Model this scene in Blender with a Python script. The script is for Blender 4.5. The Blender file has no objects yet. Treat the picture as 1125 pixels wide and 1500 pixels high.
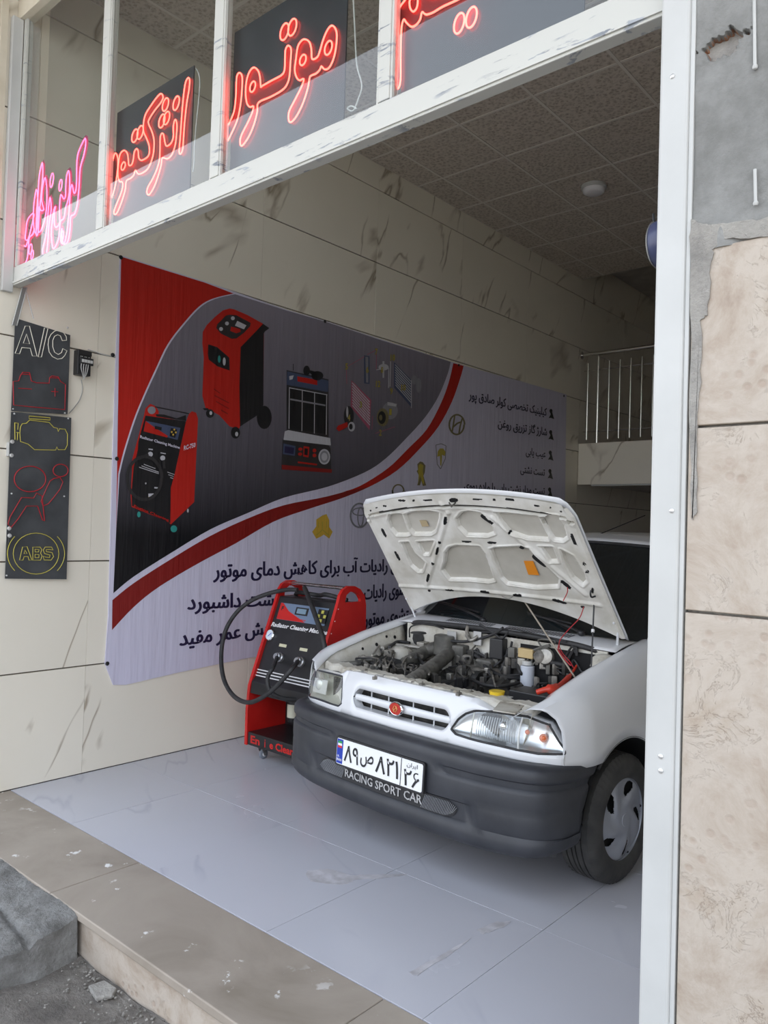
import bpy, bmesh, math, random
from mathutils import Vector, Matrix
random.seed(7)
PI = math.pi
SC = bpy.context.scene
COL = SC.collection

# ------------------------------------------------------------------ camera
FPX, CX, CY = 1136.0, 562.5, 750.0
def _dir(px, py):
    return Vector(((px-CX)/FPX, (py-CY)/FPX, 1.0)).normalized()
_Y = _dir(1550, 805); _X = -_dir(-743, 735)
_Z = _X.cross(_Y).normalized(); _X = _Y.cross(_Z)
RM = Matrix((_X, _Y, _Z))                 # camera coords (right, down, fwd) -> world
CAM = Vector((4.1408, -1.8275, 1.43))
cam_data = bpy.data.cameras.new('camera')
cam_data.sensor_width = 36; cam_data.sensor_fit = 'HORIZONTAL'
cam_data.lens = 36*FPX/1125.0
cam_data.clip_start = 0.05; cam_data.clip_end = 300
cam = bpy.data.objects.new('camera', cam_data); COL.objects.link(cam)
cr, cu, cb = RM @ Vector((1, 0, 0)), RM @ Vector((0, -1, 0)), RM @ Vector((0, 0, -1))
cam.matrix_world = Matrix(((cr.x, cu.x, cb.x, CAM.x), (cr.y, cu.y, cb.y, CAM.y), (cr.z, cu.z, cb.z, CAM.z), (0, 0, 0, 1)))
SC.camera = cam

# ------------------------------------------------------------------ world, sun, exposure
SC.view_settings.view_transform = 'Standard'; SC.view_settings.look = 'None'
SC.view_settings.gamma = 1; SC.view_settings.use_curve_mapping = False
SC.view_settings.exposure = 0.22
world = bpy.data.worlds.new('sky'); SC.world = world; world.use_nodes = True
wn = world.node_tree; wn.nodes.clear()
wo = wn.nodes.new('ShaderNodeOutputWorld'); bg = wn.nodes.new('ShaderNodeBackground')
tc = wn.nodes.new('ShaderNodeTexCoord'); sep = wn.nodes.new('ShaderNodeSeparateXYZ')
rp = wn.nodes.new('ShaderNodeValToRGB')
rp.color_ramp.elements[0].position = 0.0; rp.color_ramp.elements[0].color = (0.95, 0.965, 1.0, 1)
rp.color_ramp.elements[1].position = 0.7; rp.color_ramp.elements[1].color = (0.74, 0.84, 1.0, 1)
wn.links.new(tc.outputs['Generated'], sep.inputs[0]); wn.links.new(sep.outputs['Z'], rp.inputs[0])
wn.links.new(rp.outputs[0], bg.inputs[0]); wn.links.new(bg.outputs[0], wo.inputs[0])
bg.inputs[1].default_value = 2.3
sun = bpy.data.lights.new('sun', 'SUN'); sun.energy = 7.0; sun.angle = math.radians(1.5); sun.color = (1, .95, .88)
sun_o = bpy.data.objects.new('sun', sun); COL.objects.link(sun_o)
sun_o.rotation_euler = (math.radians(-38), 0, math.radians(-15))

# ------------------------------------------------------------------ helpers
def ray(px, py): return RM @ Vector(((px-CX)/FPX, (py-CY)/FPX, 1.0))
def onp(px, py, ax, val):
    r = ray(px, py); t = (val-CAM[ax])/r[ax]; return CAM + r*t
def W(px, py, x=0.0): return onp(px, py, 0, x)          # a point of a plane parallel to the left wall
def F(px, py, y=-0.04): return onp(px, py, 1, y)        # a point of a plane parallel to the facade
CTH, CO = -0.072, Vector((1.955, 0.62, 0))
CU_ = Vector((math.cos(CTH), math.sin(CTH), 0)); CB_ = Vector((-math.sin(CTH), math.cos(CTH), 0))
def _carpl(px, py, nrm, pt):
    r = ray(px, py); t = ((pt-CAM).dot(nrm))/r.dot(nrm); q = CAM + r*t - CO
    return (q.dot(CU_), q.dot(CB_), q.z)
def E(px, py, w):                                        # car-local point at height w, kept in front of the firewall
    p = _carpl(px, py, Vector((0, 0, 1)), Vector((0, 0, w)))
    return p if p[1] < .845 else _carpl(px, py, CB_, CO + CB_*.845)
def EU(px, py, u): return _carpl(px, py, CU_, CO + CU_*u)
def EY(px, py, y): return _carpl(px, py, CB_, CO + CB_*y)

class MB:
    def __init__(s): s.v = []; s.f = []
    def add(s, vs, fs):
        b = len(s.v); s.v += [tuple(p) for p in vs]; s.f += [tuple(i+b for i in f) for f in fs]; return s
    def box(s, x0, y0, z0, x1, y1, z1, M=None):
        vs = [Vector(p) for p in ((x0,y0,z0),(x1,y0,z0),(x1,y1,z0),(x0,y1,z0),(x0,y0,z1),(x1,y0,z1),(x1,y1,z1),(x0,y1,z1))]
        if M: vs = [M @ p for p in vs]
        return s.add(vs, [(0,3,2,1),(4,5,6,7),(0,1,5,4),(1,2,6,5),(2,3,7,6),(3,0,4,7)])
    def tube(s, path, r, n=8, closed=False, cap=True, flat=None):
        P = [Vector(p) for p in path]; N = len(P); rings = []
        R = r if isinstance(r, (list, tuple)) else [r]*N
        prev = None
        for i in range(N):
            a = P[(i-1) % N] if (closed or i > 0) else P[i]; b = P[(i+1) % N] if (closed or i < N-1) else P[i]
            t = (b-a); t = t.normalized() if t.length > 1e-9 else Vector((0, 0, 1))
            if prev is None:
                h = Vector((0, 0, 1)) if abs(t.z) < .9 else Vector((1, 0, 0)); e1 = t.cross(h).normalized()
            else:
                e1 = prev - t*prev.dot(t)
                if e1.length < 1e-6: e1 = t.orthogonal()
                e1.normalize()
            prev = e1; e2 = t.cross(e1); ring = []
            for k in range(n):
                a_ = 2*PI*k/n; d = e1*math.cos(a_)*R[i] + e2*math.sin(a_)*R[i]
                if flat: d = d - flat[0]*d.dot(flat[0])*(1-flat[1])
                ring.append(P[i] + d)
            rings.append(ring)
        vs = [p for rg in rings for p in rg]; fs = []
        for i in range(N if closed else N-1):
            for k in range(n):
                a = i*n+k; b = i*n+(k+1) % n; c = ((i+1) % N)*n+(k+1) % n; d = ((i+1) % N)*n+k
                fs.append((a, b, c, d))
        if cap and not closed: fs += [tuple(range(n-1, -1, -1)), tuple(range((N-1)*n, N*n))]
        return s.add(vs, fs)
    def prism(s, pts, vec):
        n = len(pts); v = Vector(vec); P = [Vector(p) for p in pts]
        return s.add(P + [p+v for p in P], [tuple(range(n-1, -1, -1)), tuple(range(n, 2*n))] + [(i, (i+1) % n, n+(i+1) % n, n+i) for i in range(n)])
    def lathe(s, prof, o=(0,0,0), ax='z', n=24, cap=False):
        vs = []; m = len(prof); o = Vector(o)
        for k in range(n):
            a = 2*PI*k/n; c, q = math.cos(a), math.sin(a)
            for r, h in prof:
                vs.append(o + Vector({'z': (r*c, r*q, h), 'x': (h, r*c, r*q), 'y': (r*q, h, r*c)}[ax]))
        fs = [(k*m+i, ((k+1) % n)*m+i, ((k+1) % n)*m+i+1, k*m+i+1) for k in range(n) for i in range(m-1)]
        if cap: fs += [tuple(k*m for k in range(n-1, -1, -1)), tuple(k*m+m-1 for k in range(n))]
        return s.add(vs, fs)
    def grid(s, fn, nu, nv, keep=None):
        vs = [Vector(fn(i/nu, j/nv)) for i in range(nu+1) for j in range(nv+1)]
        fs = []
        for i in range(nu):
            for j in range(nv):
                if keep and not keep((i+.5)/nu, (j+.5)/nv): continue
                a = i*(nv+1)+j; fs.append((a, a+nv+1, a+nv+2, a+1))
        return s.add(vs, fs)
    def ball(s, c, r, n=12, sc=(1,1,1)):
        c = Vector(c)
        pr = [(math.sin(PI*i/(n//2))*r, -math.cos(PI*i/(n//2))*r) for i in range(n//2+1)]
        b = MB().lathe(pr, n=n)
        return s.add([c + Vector((p[0]*sc[0], p[1]*sc[1], p[2]*sc[2])) for p in b.v], b.f)
    def mesh(s, name):
        me = bpy.data.meshes.new(name); me.from_pydata(s.v, [], s.f); me.validate()
        bm = bmesh.new(); bm.from_mesh(me); bmesh.ops.remove_doubles(bm, verts=bm.verts, dist=1e-6)
        bmesh.ops.recalc_face_normals(bm, faces=bm.faces); bm.to_mesh(me); bm.free()
        return me
    def build(s, name, mat, parent=None, smooth=None, solid=None, bevel=None, off=0):
        me = s.mesh(name); me.materials.append(mat)
        o = bpy.data.objects.new(name, me); COL.objects.link(o)
        if parent: o.parent = parent
        if smooth is not None:
            me.polygons.foreach_set('use_smooth', [True]*len(me.polygons)); me.set_sharp_from_angle(angle=math.radians(smooth))
        if solid:
            m = o.modifiers.new('solid', 'SOLIDIFY'); m.thickness = solid; m.offset = off
        if bevel:
            m = o.modifiers.new('bevel', 'BEVEL'); m.width = bevel; m.segments = 2; m.limit_method = 'ANGLE'; m.angle_limit = .6
        return o
def tag(o, label=None, cat=None, group=None, kind=None):
    if label: o['label'] = label
    if cat: o['category'] = cat
    if group: o['group'] = group
    if kind: o['kind'] = kind
    return o
def empty(name, loc=(0,0,0), rz=0.0, label=None, cat=None, group=None):
    o = bpy.data.objects.new(name, None); COL.objects.link(o); o.location = loc; o.rotation_euler = (0, 0, rz)
    o.empty_display_size = .1
    return tag(o, label, cat, group)
def struct(o): o['kind'] = 'structure'; return o
def cr_(pts, n=6, closed=False):
    P = [Vector(p) for p in pts]; N = len(P); out = []
    for i in range(N if closed else N-1):
        g = (lambda k: P[k % N]) if closed else (lambda k: P[min(max(k, 0), N-1)])
        p0, p1, p2, p3 = g(i-1), g(i), g(i+1), g(i+2)
        for k in range(n):
            t = k/n
            out.append(.5*((2*p1)+(-p0+p2)*t+(2*p0-5*p1+4*p2-p3)*t*t+(-p0+3*p1-3*p2+p3)*t**3))
    if not closed: out.append(P[-1])
    return out
def lerp(x, xs, ys):
    if x <= xs[0]: return ys[0]
    for i in range(len(xs)-1):
        if x <= xs[i+1]: return ys[i]+(ys[i+1]-ys[i])*(x-xs[i])/(xs[i+1]-xs[i])
    return ys[-1]
def inpoly(x, y, P):
    r = False; j = len(P)-1
    for i in range(len(P)):
        if (P[i][1] > y) != (P[j][1] > y) and x < (P[j][0]-P[i][0])*(y-P[i][1])/(P[j][1]-P[i][1])+P[i][0]: r = not r
        j = i
    return r
def pdist(x, y, P):
    m = 9
    for i in range(len(P)):
        ax, ay = P[i-1]; bx, by = P[i]; dx, dy = bx-ax, by-ay; L = dx*dx+dy*dy
        t = max(0, min(1, ((x-ax)*dx+(y-ay)*dy)/L)) if L > 0 else 0
        m = min(m, math.hypot(x-ax-t*dx, y-ay-t*dy))
    return m
def pl(s, o=(0,0), k=1.0):
    return [(o[0]+float(a.split(',')[0])/k, o[1]+float(a.split(',')[1])/k) for a in s.split()]

# ------------------------------------------------------------------ materials
def nodes(name):
    m = bpy.data.materials.new(name); m.use_nodes = True; nt = m.node_tree; return m, nt, nt.nodes['Principled BSDF']
def C4(c): return (c[0], c[1], c[2], 1)
def mat(name, col, rough=.5, metal=0., emit=None, es=1., coat=0., spec=None, trans=0., alpha=None):
    m, nt, b = nodes(name)
    b.inputs['Base Color'].default_value = C4(col); b.inputs['Roughness'].default_value = rough; b.inputs['Metallic'].default_value = metal
    if emit: b.inputs['Emission Color'].default_value = C4(emit); b.inputs['Emission Strength'].default_value = es
    if coat: b.inputs['Coat Weight'].default_value = coat; b.inputs['Coat Roughness'].default_value = .08
    if spec is not None: b.inputs['Specular IOR Level'].default_value = spec
    if trans: b.inputs['Transmission Weight'].default_value = trans
    return m
def N_(nt, t, **k):
    n = nt.nodes.new(t)
    for a, v in k.items():
        if a in n.inputs.keys() if hasattr(n.inputs, 'keys') else False: n.inputs[a].default_value = v
        else: setattr(n, a, v)
    return n
def noise(nt, vec, scale, detail=5, rough=.55, dist=0.):
    n = nt.nodes.new('ShaderNodeTexNoise'); n.inputs['Scale'].default_value = scale; n.inputs['Detail'].default_value = detail
    n.inputs['Roughness'].default_value = rough; n.inputs['Distortion'].default_value = dist
    if vec: nt.links.new(vec, n.inputs['Vector'])
    return n.outputs[0]
def ramp(nt, fac, stops):
    r = nt.nodes.new('ShaderNodeValToRGB'); e = r.color_ramp.elements
    while len(e) < len(stops): e.new(.5)
    for i, (p, c) in enumerate(stops):
        e[i].position = p; e[i].color = C4(c) if isinstance(c, (tuple, list)) else (c, c, c, 1)
    nt.links.new(fac, r.inputs[0]); return r.outputs[0]
def mixc(nt, fac, a, b):
    m = nt.nodes.new('ShaderNodeMix'); m.data_type = 'RGBA'
    if isinstance(fac, float): m.inputs[0].default_value = fac
    else: nt.links.new(fac, m.inputs[0])
    for s, v in ((6, a), (7, b)):
        if isinstance(v, (tuple, list)): m.inputs[s].default_value = C4(v)
        else: nt.links.new(v, m.inputs[s])
    return m.outputs[2]
def math_(nt, op, a, b=None, c=None):
    m = nt.nodes.new('ShaderNodeMath'); m.operation = op
    for i, v in enumerate((a, b, c)):
        if v is None: continue
        if isinstance(v, (int, float)): m.inputs[i].default_value = v
        else: nt.links.new(v, m.inputs[i])
    return m.outputs[0]
def pos(nt, sc=(1,1,1), perobj=0.):
    g = nt.nodes.new('ShaderNodeNewGeometry'); m = nt.nodes.new('ShaderNodeMapping'); m.inputs['Scale'].default_value = sc
    nt.links.new(g.outputs['Position'], m.inputs[0]); out = m.outputs[0]
    if perobj:
        oi = nt.nodes.new('ShaderNodeObjectInfo'); mu = nt.nodes.new('ShaderNodeVectorMath'); mu.operation = 'SCALE'
        nt.links.new(oi.outputs['Location'], mu.inputs[0]); mu.inputs['Scale'].default_value = perobj
        ad = nt.nodes.new('ShaderNodeVectorMath'); ad.operation = 'ADD'
        nt.links.new(out, ad.inputs[0]); nt.links.new(mu.outputs[0], ad.inputs[1]); out = ad.outputs[0]
    return out
def opos(nt, sc=(1,1,1)):
    g = nt.nodes.new('ShaderNodeTexCoord'); m = nt.nodes.new('ShaderNodeMapping'); m.inputs['Scale'].default_value = sc
    nt.links.new(g.outputs['Object'], m.inputs[0]); return m.outputs[0]
def bump(nt, b, h, strength=.3, dist=.01):
    n = nt.nodes.new('ShaderNodeBump'); n.inputs['Strength'].default_value = strength; n.inputs['Distance'].default_value = dist
    nt.links.new(h, n.inputs['Height']); nt.links.new(n.outputs[0], b.inputs['Normal'])
def speck(name, c1, c2, scale=20, rough=.6, bs=.2, bd=.003, lo=.35, hi=.65, metal=0., det=6):
    m, nt, b = nodes(name); p = opos(nt); n = noise(nt, p, scale, det)
    nt.links.new(ramp(nt, n, [(lo, c1), (hi, c2)]), b.inputs['Base Color'])
    b.inputs['Roughness'].default_value = rough; b.inputs['Metallic'].default_value = metal
    if bs: bump(nt, b, noise(nt, p, scale*3, 4), bs, bd)
    return m

def marble_mat(name, base, vein, rough, plane, amt=1.0, ang=-1.15, cloudy=.94):
    """veined porcelain: long thin ridge lines along one direction, different on every tile"""
    m, nt, b = nodes(name); p0 = pos(nt, (1, 1, 1), 2.3)
    def ridge(sc, wd, seed, an, lo=.48, hi=.58):
        rt = nt.nodes.new('ShaderNodeMapping'); rt.inputs['Location'].default_value = (seed, seed*2, seed*.7)
        rt.inputs['Rotation'].default_value = {0: (an, 0, 0), 1: (0, an, 0), 2: (0, 0, an)}[plane]; nt.links.new(p0, rt.inputs[0])
        st = nt.nodes.new('ShaderNodeMapping'); st.inputs['Scale'].default_value = {0: (1, .28, 1.25), 1: (.28, 1, 1.25), 2: (.28, 1.25, 1)}[plane]
        nt.links.new(rt.outputs[0], st.inputs[0])
        f = noise(nt, st.outputs[0], sc, 5, .42, .15)
        r = math_(nt, 'ABSOLUTE', math_(nt, 'SUBTRACT', f, .5))
        g = ramp(nt, r, [(0, 1.), (wd, 0.)])
        k = noise(nt, rt.outputs[0], sc*.9, 2)
        return math_(nt, 'MULTIPLY', g, ramp(nt, k, [(lo, 0.), (hi, 1.)]))
    v = math_(nt, 'MAXIMUM', ridge(1.5, .010, 3., ang), math_(nt, 'MULTIPLY', ridge(1.2, .022, 9., ang+.5, .55, .62), .7))
    v = math_(nt, 'MULTIPLY', v, amt)
    w = noise(nt, p0, 1.3, 4)
    cloud = mixc(nt, ramp(nt, w, [(.35, 0.), (.75, 1.)]), base, tuple(x*cloudy for x in base))
    nt.links.new(mixc(nt, v, cloud, vein), b.inputs['Base Color'])
    b.inputs['Roughness'].default_value = rough
    dirt = noise(nt, pos(nt), 2., 4)
    nt.links.new(ramp(nt, dirt, [(.2, (rough,)*3), (.8, (rough+.10,)*3)]), b.inputs['Roughness'])
    return m
M = {}
M['wall_marble'] = marble_mat('wall_marble', (.84, .79, .68), (.36, .30, .22), .28, 0)
M['grout'] = mat('grout', (.12, .10, .08), .9)
M['floor_marble'] = marble_mat('floor_marble', (.54, .545, .60), (.40, .40, .48), .20, 2, .55, .5, .96)
M['floor_grout'] = mat('floor_grout', (.42, .40, .42), .9)
M['plaster'] = speck('plaster', (.45, .42, .38), (.55, .52, .47), 6, .9)
def ceil_mat():
    m, nt, b = nodes('ceiling_board'); p = pos(nt)
    v = nt.nodes.new('ShaderNodeTexVoronoi'); v.inputs['Scale'].default_value = 36; nt.links.new(p, v.inputs['Vector'])
    n = noise(nt, p, 34, 5, .65, 2.2)
    s = math_(nt, 'ADD', math_(nt, 'MULTIPLY', v.outputs['Distance'], .35), math_(nt, 'MULTIPLY', n, .8))
    nt.links.new(ramp(nt, s, [(.42, (.40, .34, .28)), (.62, (.66, .59, .51))]), b.inputs['Base Color'])
    b.inputs['Roughness'].default_value = .8; bump(nt, b, s, .5, .006); return m
M['ceiling_board'] = ceil_mat()
M['ceiling_grid'] = mat('ceiling_grid', (.74, .69, .62), .6)
def concrete(name, c1, c2, c3, sc=4., bs=.5):
    m, nt, b = nodes(name); p = pos(nt)
    n = noise(nt, p, sc, 8, .62); n2 = noise(nt, p, sc*7, 6, .7)
    c = ramp(nt, n, [(.3, c1), (.5, c2), (.72, c3)])
    nt.links.new(mixc(nt, ramp(nt, n2, [(.45, 0.), (.75, .5)]), c, c1), b.inputs['Base Color'])
    b.inputs['Roughness'].default_value = .92; bump(nt, b, math_(nt, 'ADD', n, n2), bs, .012); return m
M['concrete'] = concrete('concrete', (.17, .17, .16), (.26, .26, .25), (.38, .38, .365), 5)
M['mortar'] = concrete('mortar', (.28, .27, .25), (.40, .38, .35), (.48, .46, .42), 14, .8)
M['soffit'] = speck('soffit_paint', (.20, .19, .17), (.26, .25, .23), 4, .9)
M['ramp_concrete'] = concrete('ramp_concrete', (.13, .125, .115), (.24, .235, .225), (.36, .36, .35), 11, 1.)
M['street'] = concrete('street', (.11, .10, .09), (.20, .18, .16), (.30, .28, .25), 6, 1.)
M['bounce_street'] = concrete('bounce_street', (.40, .37, .33), (.48, .45, .40), (.55, .52, .46), 2, .3)  # unseen street, made pale to bounce light into the shop
M['gravel'] = speck('gravel', (.12, .115, .10), (.36, .34, .31), 30, .95)
def traver():
    m, nt, b = nodes('travertine'); p = pos(nt, (1, 1, 1), 1.3)
    n = noise(nt, p, 4.2, 10, .72, .6); n2 = noise(nt, p, 11, 7, .7, 1.5)
    c = ramp(nt, n, [(.28, (.28, .21, .16)), (.42, (.40, .33, .265)), (.54, (.49, .43, .365)), (.66, (.42, .35, .28)), (.76, (.29, .22, .16))])
    v = nt.nodes.new('ShaderNodeTexVoronoi'); v.inputs['Scale'].default_value = 34; nt.links.new(p, v.inputs['Vector'])
    reg = noise(nt, p, 2.2, 2)
    pits = math_(nt, 'MULTIPLY', ramp(nt, v.outputs['Distance'], [(.22, 1.), (.40, 0.)]), ramp(nt, reg, [(.50, 0.), (.60, 1.)]))
    crk = math_(nt, 'ABSOLUTE', math_(nt, 'SUBTRACT', n2, .5))
    crk = math_(nt, 'MULTIPLY', ramp(nt, crk, [(0, 1.), (.012, 0.)]), ramp(nt, n, [(.5, 0.), (.62, 1.)]))
    dk = math_(nt, 'MAXIMUM', math_(nt, 'MULTIPLY', pits, .55), math_(nt, 'MULTIPLY', crk, .7))
    nt.links.new(mixc(nt, dk, c, (.36, .27, .21)), b.inputs['Base Color'])
    b.inputs['Roughness'].default_value = .6
    h = math_(nt, 'SUBTRACT', math_(nt, 'MULTIPLY', n2, .4), dk); bump(nt, b, h, .5, .006); return m
M['travertine'] = traver()
def sill():
    m, nt, b = nodes('sill_stone'); p = pos(nt, (1, 1, 1), 1.7)
    n = noise(nt, p, 2.0, 7, .6, .8); n2 = noise(nt, p, 9, 6, .6)
    c = ramp(nt, n, [(.3, (.27, .23, .185)), (.55, (.36, .31, .26)), (.8, (.42, .37, .31))])
    sp = math_(nt, 'MULTIPLY', ramp(nt, n2, [(.62, 0.), (.65, 1.)]), ramp(nt, noise(nt, p, 3, 2), [(.48, 0.), (.58, 1.)]))
    nt.links.new(mixc(nt, sp, c, (.85, .84, .82)), b.inputs['Base Color'])
    b.inputs['Roughness'].default_value = .45; return m
M['sill_stone'] = sill()
def worn():
    m, nt, b = nodes('worn_white_paint'); q = pos(nt)
    rot = nt.nodes.new('ShaderNodeMapping'); rot.inputs['Rotation'].default_value = (0, .22, 0); rot.inputs['Scale'].default_value = (3.2, 3.2, 26); nt.links.new(q, rot.inputs[0])
    n = noise(nt, rot.outputs[0], 2.2, 8, .68, .5); big = noise(nt, pos(nt, (1, 1, 3)), 4.2, 2)
    mk = math_(nt, 'MULTIPLY', ramp(nt, n, [(.555, 0.), (.585, 1.)]), ramp(nt, big, [(.50, 0.), (.56, 1.)]))
    pc = ramp(nt, noise(nt, q, 9, 3), [(.4, (.14, .16, .20)), (.6, (.36, .39, .44))])
    c = mixc(nt, math_(nt, 'MULTIPLY', mk, .85), (.57, .57, .53), pc)
    nt.links.new(c, b.inputs['Base Color']); b.inputs['Roughness'].default_value = .45
    bump(nt, b, mk, .3, .002); return m
M['worn_paint'] = worn()
M['white_paint'] = speck('white_paint', (.50, .505, .49), (.56, .565, .55), 3, .4, .05)
M['cream_paint'] = speck('cream_paint', (.60, .54, .42), (.72, .66, .54), 4, .5, .05)
M['grey_metal'] = mat('grey_metal', (.45, .46, .47), .35, .8)
M['steel'] = mat('steel', (.72, .70, .66), .22, 1.)
M['chrome'] = mat('chrome', (.85, .86, .88), .08, 1.)
M['black'] = mat('black_plastic', (.018, .018, .020), .45)
M['rubber'] = speck('black_rubber', (.018, .018, .019), (.035, .035, .037), 25, .6, .1)
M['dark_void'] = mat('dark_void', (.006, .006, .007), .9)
M['panel_black'] = speck('sign_panel', (.012, .014, .020), (.022, .026, .034), 4, .35, 0)
M['panel_dull'] = speck('sign_panel_dull', (.040, .043, .048), (.070, .075, .082), 5, .35, 0)
M['neon'] = mat('neon_red', (.9, .1, .08), .4, emit=(1., .07, .05), es=8.)
M['neon_pink'] = mat('neon_pink', (.9, .15, .35), .4, emit=(1., .10, .24), es=4.5)
M['neon_back'] = mat('pink_acrylic', (.30, .03, .12), .3)
M['led_white'] = mat('led_white', (.80, .78, .66), .5)
M['led_red'] = mat('led_red', (.42, .015, .025), .5)
M['led_yellow'] = mat('led_yellow', (.56, .49, .08), .5)
M['screw'] = mat('screw_head', (.75, .75, .75), .3, .6)
def glass():
    m = bpy.data.materials.new('window_glass'); m.use_nodes = True; nt = m.node_tree; nt.nodes.clear()
    o = nt.nodes.new('ShaderNodeOutputMaterial'); mx = nt.nodes.new('ShaderNodeMixShader'); t = nt.nodes.new('ShaderNodeBsdfTransparent')
    g = nt.nodes.new('ShaderNodeBsdfGlossy'); f = nt.nodes.new('ShaderNodeFresnel'); f.inputs[0].default_value = 1.5
    g.inputs['Roughness'].default_value = .015; t.inputs[0].default_value = (.93, .95, .94, 1); g.inputs[0].default_value = (1, 1, 1, 1)
    gm = nt.nodes.new('ShaderNodeNewGeometry')
    nt.links.new(math_(nt, 'MULTIPLY', math_(nt, 'MULTIPLY', f.outputs[0], 1.5), math_(nt, 'SUBTRACT', 1.0, gm.outputs['Backfacing'])), mx.inputs[0]); nt.links.new(t.outputs[0], mx.inputs[1]); nt.links.new(g.outputs[0], mx.inputs[2]); nt.links.new(mx.outputs[0], o.inputs[0])
    return m
M['glass'] = glass()

# ------------------------------------------------------------------ text
FORMS = {'ا':(0xFE8D,0xFE8E,0,0),'آ':(0xFE81,0xFE82,0,0),'ب':(0xFE8F,0xFE90,0xFE91,0xFE92),'پ':(0xFB56,0xFB57,0xFB58,0xFB59),
'ت':(0xFE95,0xFE96,0xFE97,0xFE98),'خ':(0xFEA5,0xFEA6,0xFEA7,0xFEA8),'د':(0xFEA9,0xFEAA,0,0),'ر':(0xFEAD,0xFEAE,0,0),'ز':(0xFEAF,0xFEB0,0,0),
'ژ':(0xFB8A,0xFB8B,0,0),'س':(0xFEB1,0xFEB2,0xFEB3,0xFEB4),'ش':(0xFEB5,0xFEB6,0xFEB7,0xFEB8),'ص':(0xFEB9,0xFEBA,0xFEBB,0xFEBC),
'ع':(0xFEC9,0xFECA,0xFECB,0xFECC),'غ':(0xFECD,0xFECE,0xFECF,0xFED0),'ف':(0xFED1,0xFED2,0xFED3,0xFED4),'ق':(0xFED5,0xFED6,0xFED7,0xFED8),
'ک':(0xFB8E,0xFB8F,0xFB90,0xFB91),'گ':(0xFB92,0xFB93,0xFB94,0xFB95),'ل':(0xFEDD,0xFEDE,0xFEDF,0xFEE0),'م':(0xFEE1,0xFEE2,0xFEE3,0xFEE4),
'ن':(0xFEE5,0xFEE6,0xFEE7,0xFEE8),'و':(0xFEED,0xFEEE,0,0),'ه':(0xFEE9,0xFEEA,0xFEEB,0xFEEC),'ی':(0xFBFC,0xFBFD,0xFBFE,0xFBFF)}
def fa(s):
    out = []
    for i, ch in enumerate(s):
        if ch not in FORMS: out.append(ch); continue
        f = FORMS[ch]; p = s[i-1] if i else ''; n = s[i+1] if i+1 < len(s) else ''
        jp = p in FORMS and FORMS[p][2] != 0; jn = n in FORMS and f[2] != 0
        out.append(chr(f[3] if (jp and jn) else f[1] if jp else f[2] if jn else f[0]))
    return ''.join(reversed(out))
def text_mesh(s, off=0., res=2, shear=0., ext=0.):
    c = bpy.data.curves.new('t', 'FONT'); c.body = s; c.resolution_u = res; c.offset = off; c.shear = shear; c.extrude = ext
    o = bpy.data.objects.new('t', c); COL.objects.link(o); bpy.context.view_layer.update()
    me = bpy.data.meshes.new_from_object(o.evaluated_get(bpy.context.evaluated_depsgraph_get()))
    bpy.data.objects.remove(o); bpy.data.curves.remove(c)
    return me
def text(s, name, m, parent, fn, x0, x1, y0, y1=None, aspect=1., off=0., res=2, shear=0., ext=0.):
    """fit the text's bounding box to x0..x1 by y0..y1 of the surface fn(x, y, h)"""
    me = text_mesh(s, off, res, shear, ext)
    xs = [v.co.x for v in me.vertices]; ys = [v.co.y for v in me.vertices]
    sx = (x1-x0)/(max(xs)-min(xs)); mx = min(xs)
    if y1 is None: sy = sx*aspect; my = 0.
    else: sy = (y1-y0)/(max(ys)-min(ys)); my = min(ys)
    for v in me.vertices: v.co = Vector(fn(x0+(v.co.x-mx)*sx, y0+(v.co.y-my)*sy, v.co.z))
    me.materials.clear(); me.materials.append(m); me.name = name
    o = bpy.data.objects.new(name, me); COL.objects.link(o)
    if parent: o.parent = parent
    return o

exec_parts = []
# ================================================================== STRUCTURE
def tiles(parent, m, ax, at, th, us, zs, gap=.0035, gapz=None, e=.0018, cache={}):
    """one object per tile; ax = axis the tiles face, at = plane of the face, th = thickness behind it"""
    for i in range(len(us)-1):
        for j in range(len(zs)-1):
            gz = gap if gapz is None else gapz
            a, b, c, d = us[i]+gap/2, us[i+1]-gap/2, zs[j]+gz/2, zs[j+1]-gz/2
            cu_, cz = (a+b)/2, (c+d)/2; w, h = (b-a)/2, (d-c)/2
            key = (m.name, ax, round(w, 4), round(h, 4), th)
            if key not in cache:
                t = abs(th); sg = 1 if th > 0 else -1
                out = [(-w, -h, -t), (w, -h, -t), (w, h, -t), (-w, h, -t), (-w, -h, -e), (w, -h, -e), (w, h, -e), (-w, h, -e), (-w+e, -h+e, 0), (w-e, -h+e, 0), (w-e, h-e, 0), (-w+e, h-e, 0)]
                vs = []
                for p in out:
                    q = p[2]*sg
                    vs.append({0: (q, p[0], p[1]), 1: (p[0], q, p[1]), 2: (p[0], p[1], q)}[ax])
                fs = [(k, (k+1) % 4, (k+1) % 4+4, k+4) for k in range(4)] + [(k+4, (k+1) % 4+4, (k+1) % 4+8, k+8) for k in range(4)] + [(8, 9, 10, 11), (3, 2, 1, 0)]
                me = MB().add(vs, fs).mesh('tile'); me.materials.append(m); cache[key] = me
            o = bpy.data.objects.new('tile', cache[key]); COL.objects.link(o); o.parent = parent
            jt = random.uniform(-.0007, .0007)
            o.location = {0: (at+jt, cu_, cz), 1: (cu_, at+jt, cz), 2: (cu_, cz, at+jt)}[ax]
YB = 9.8
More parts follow.
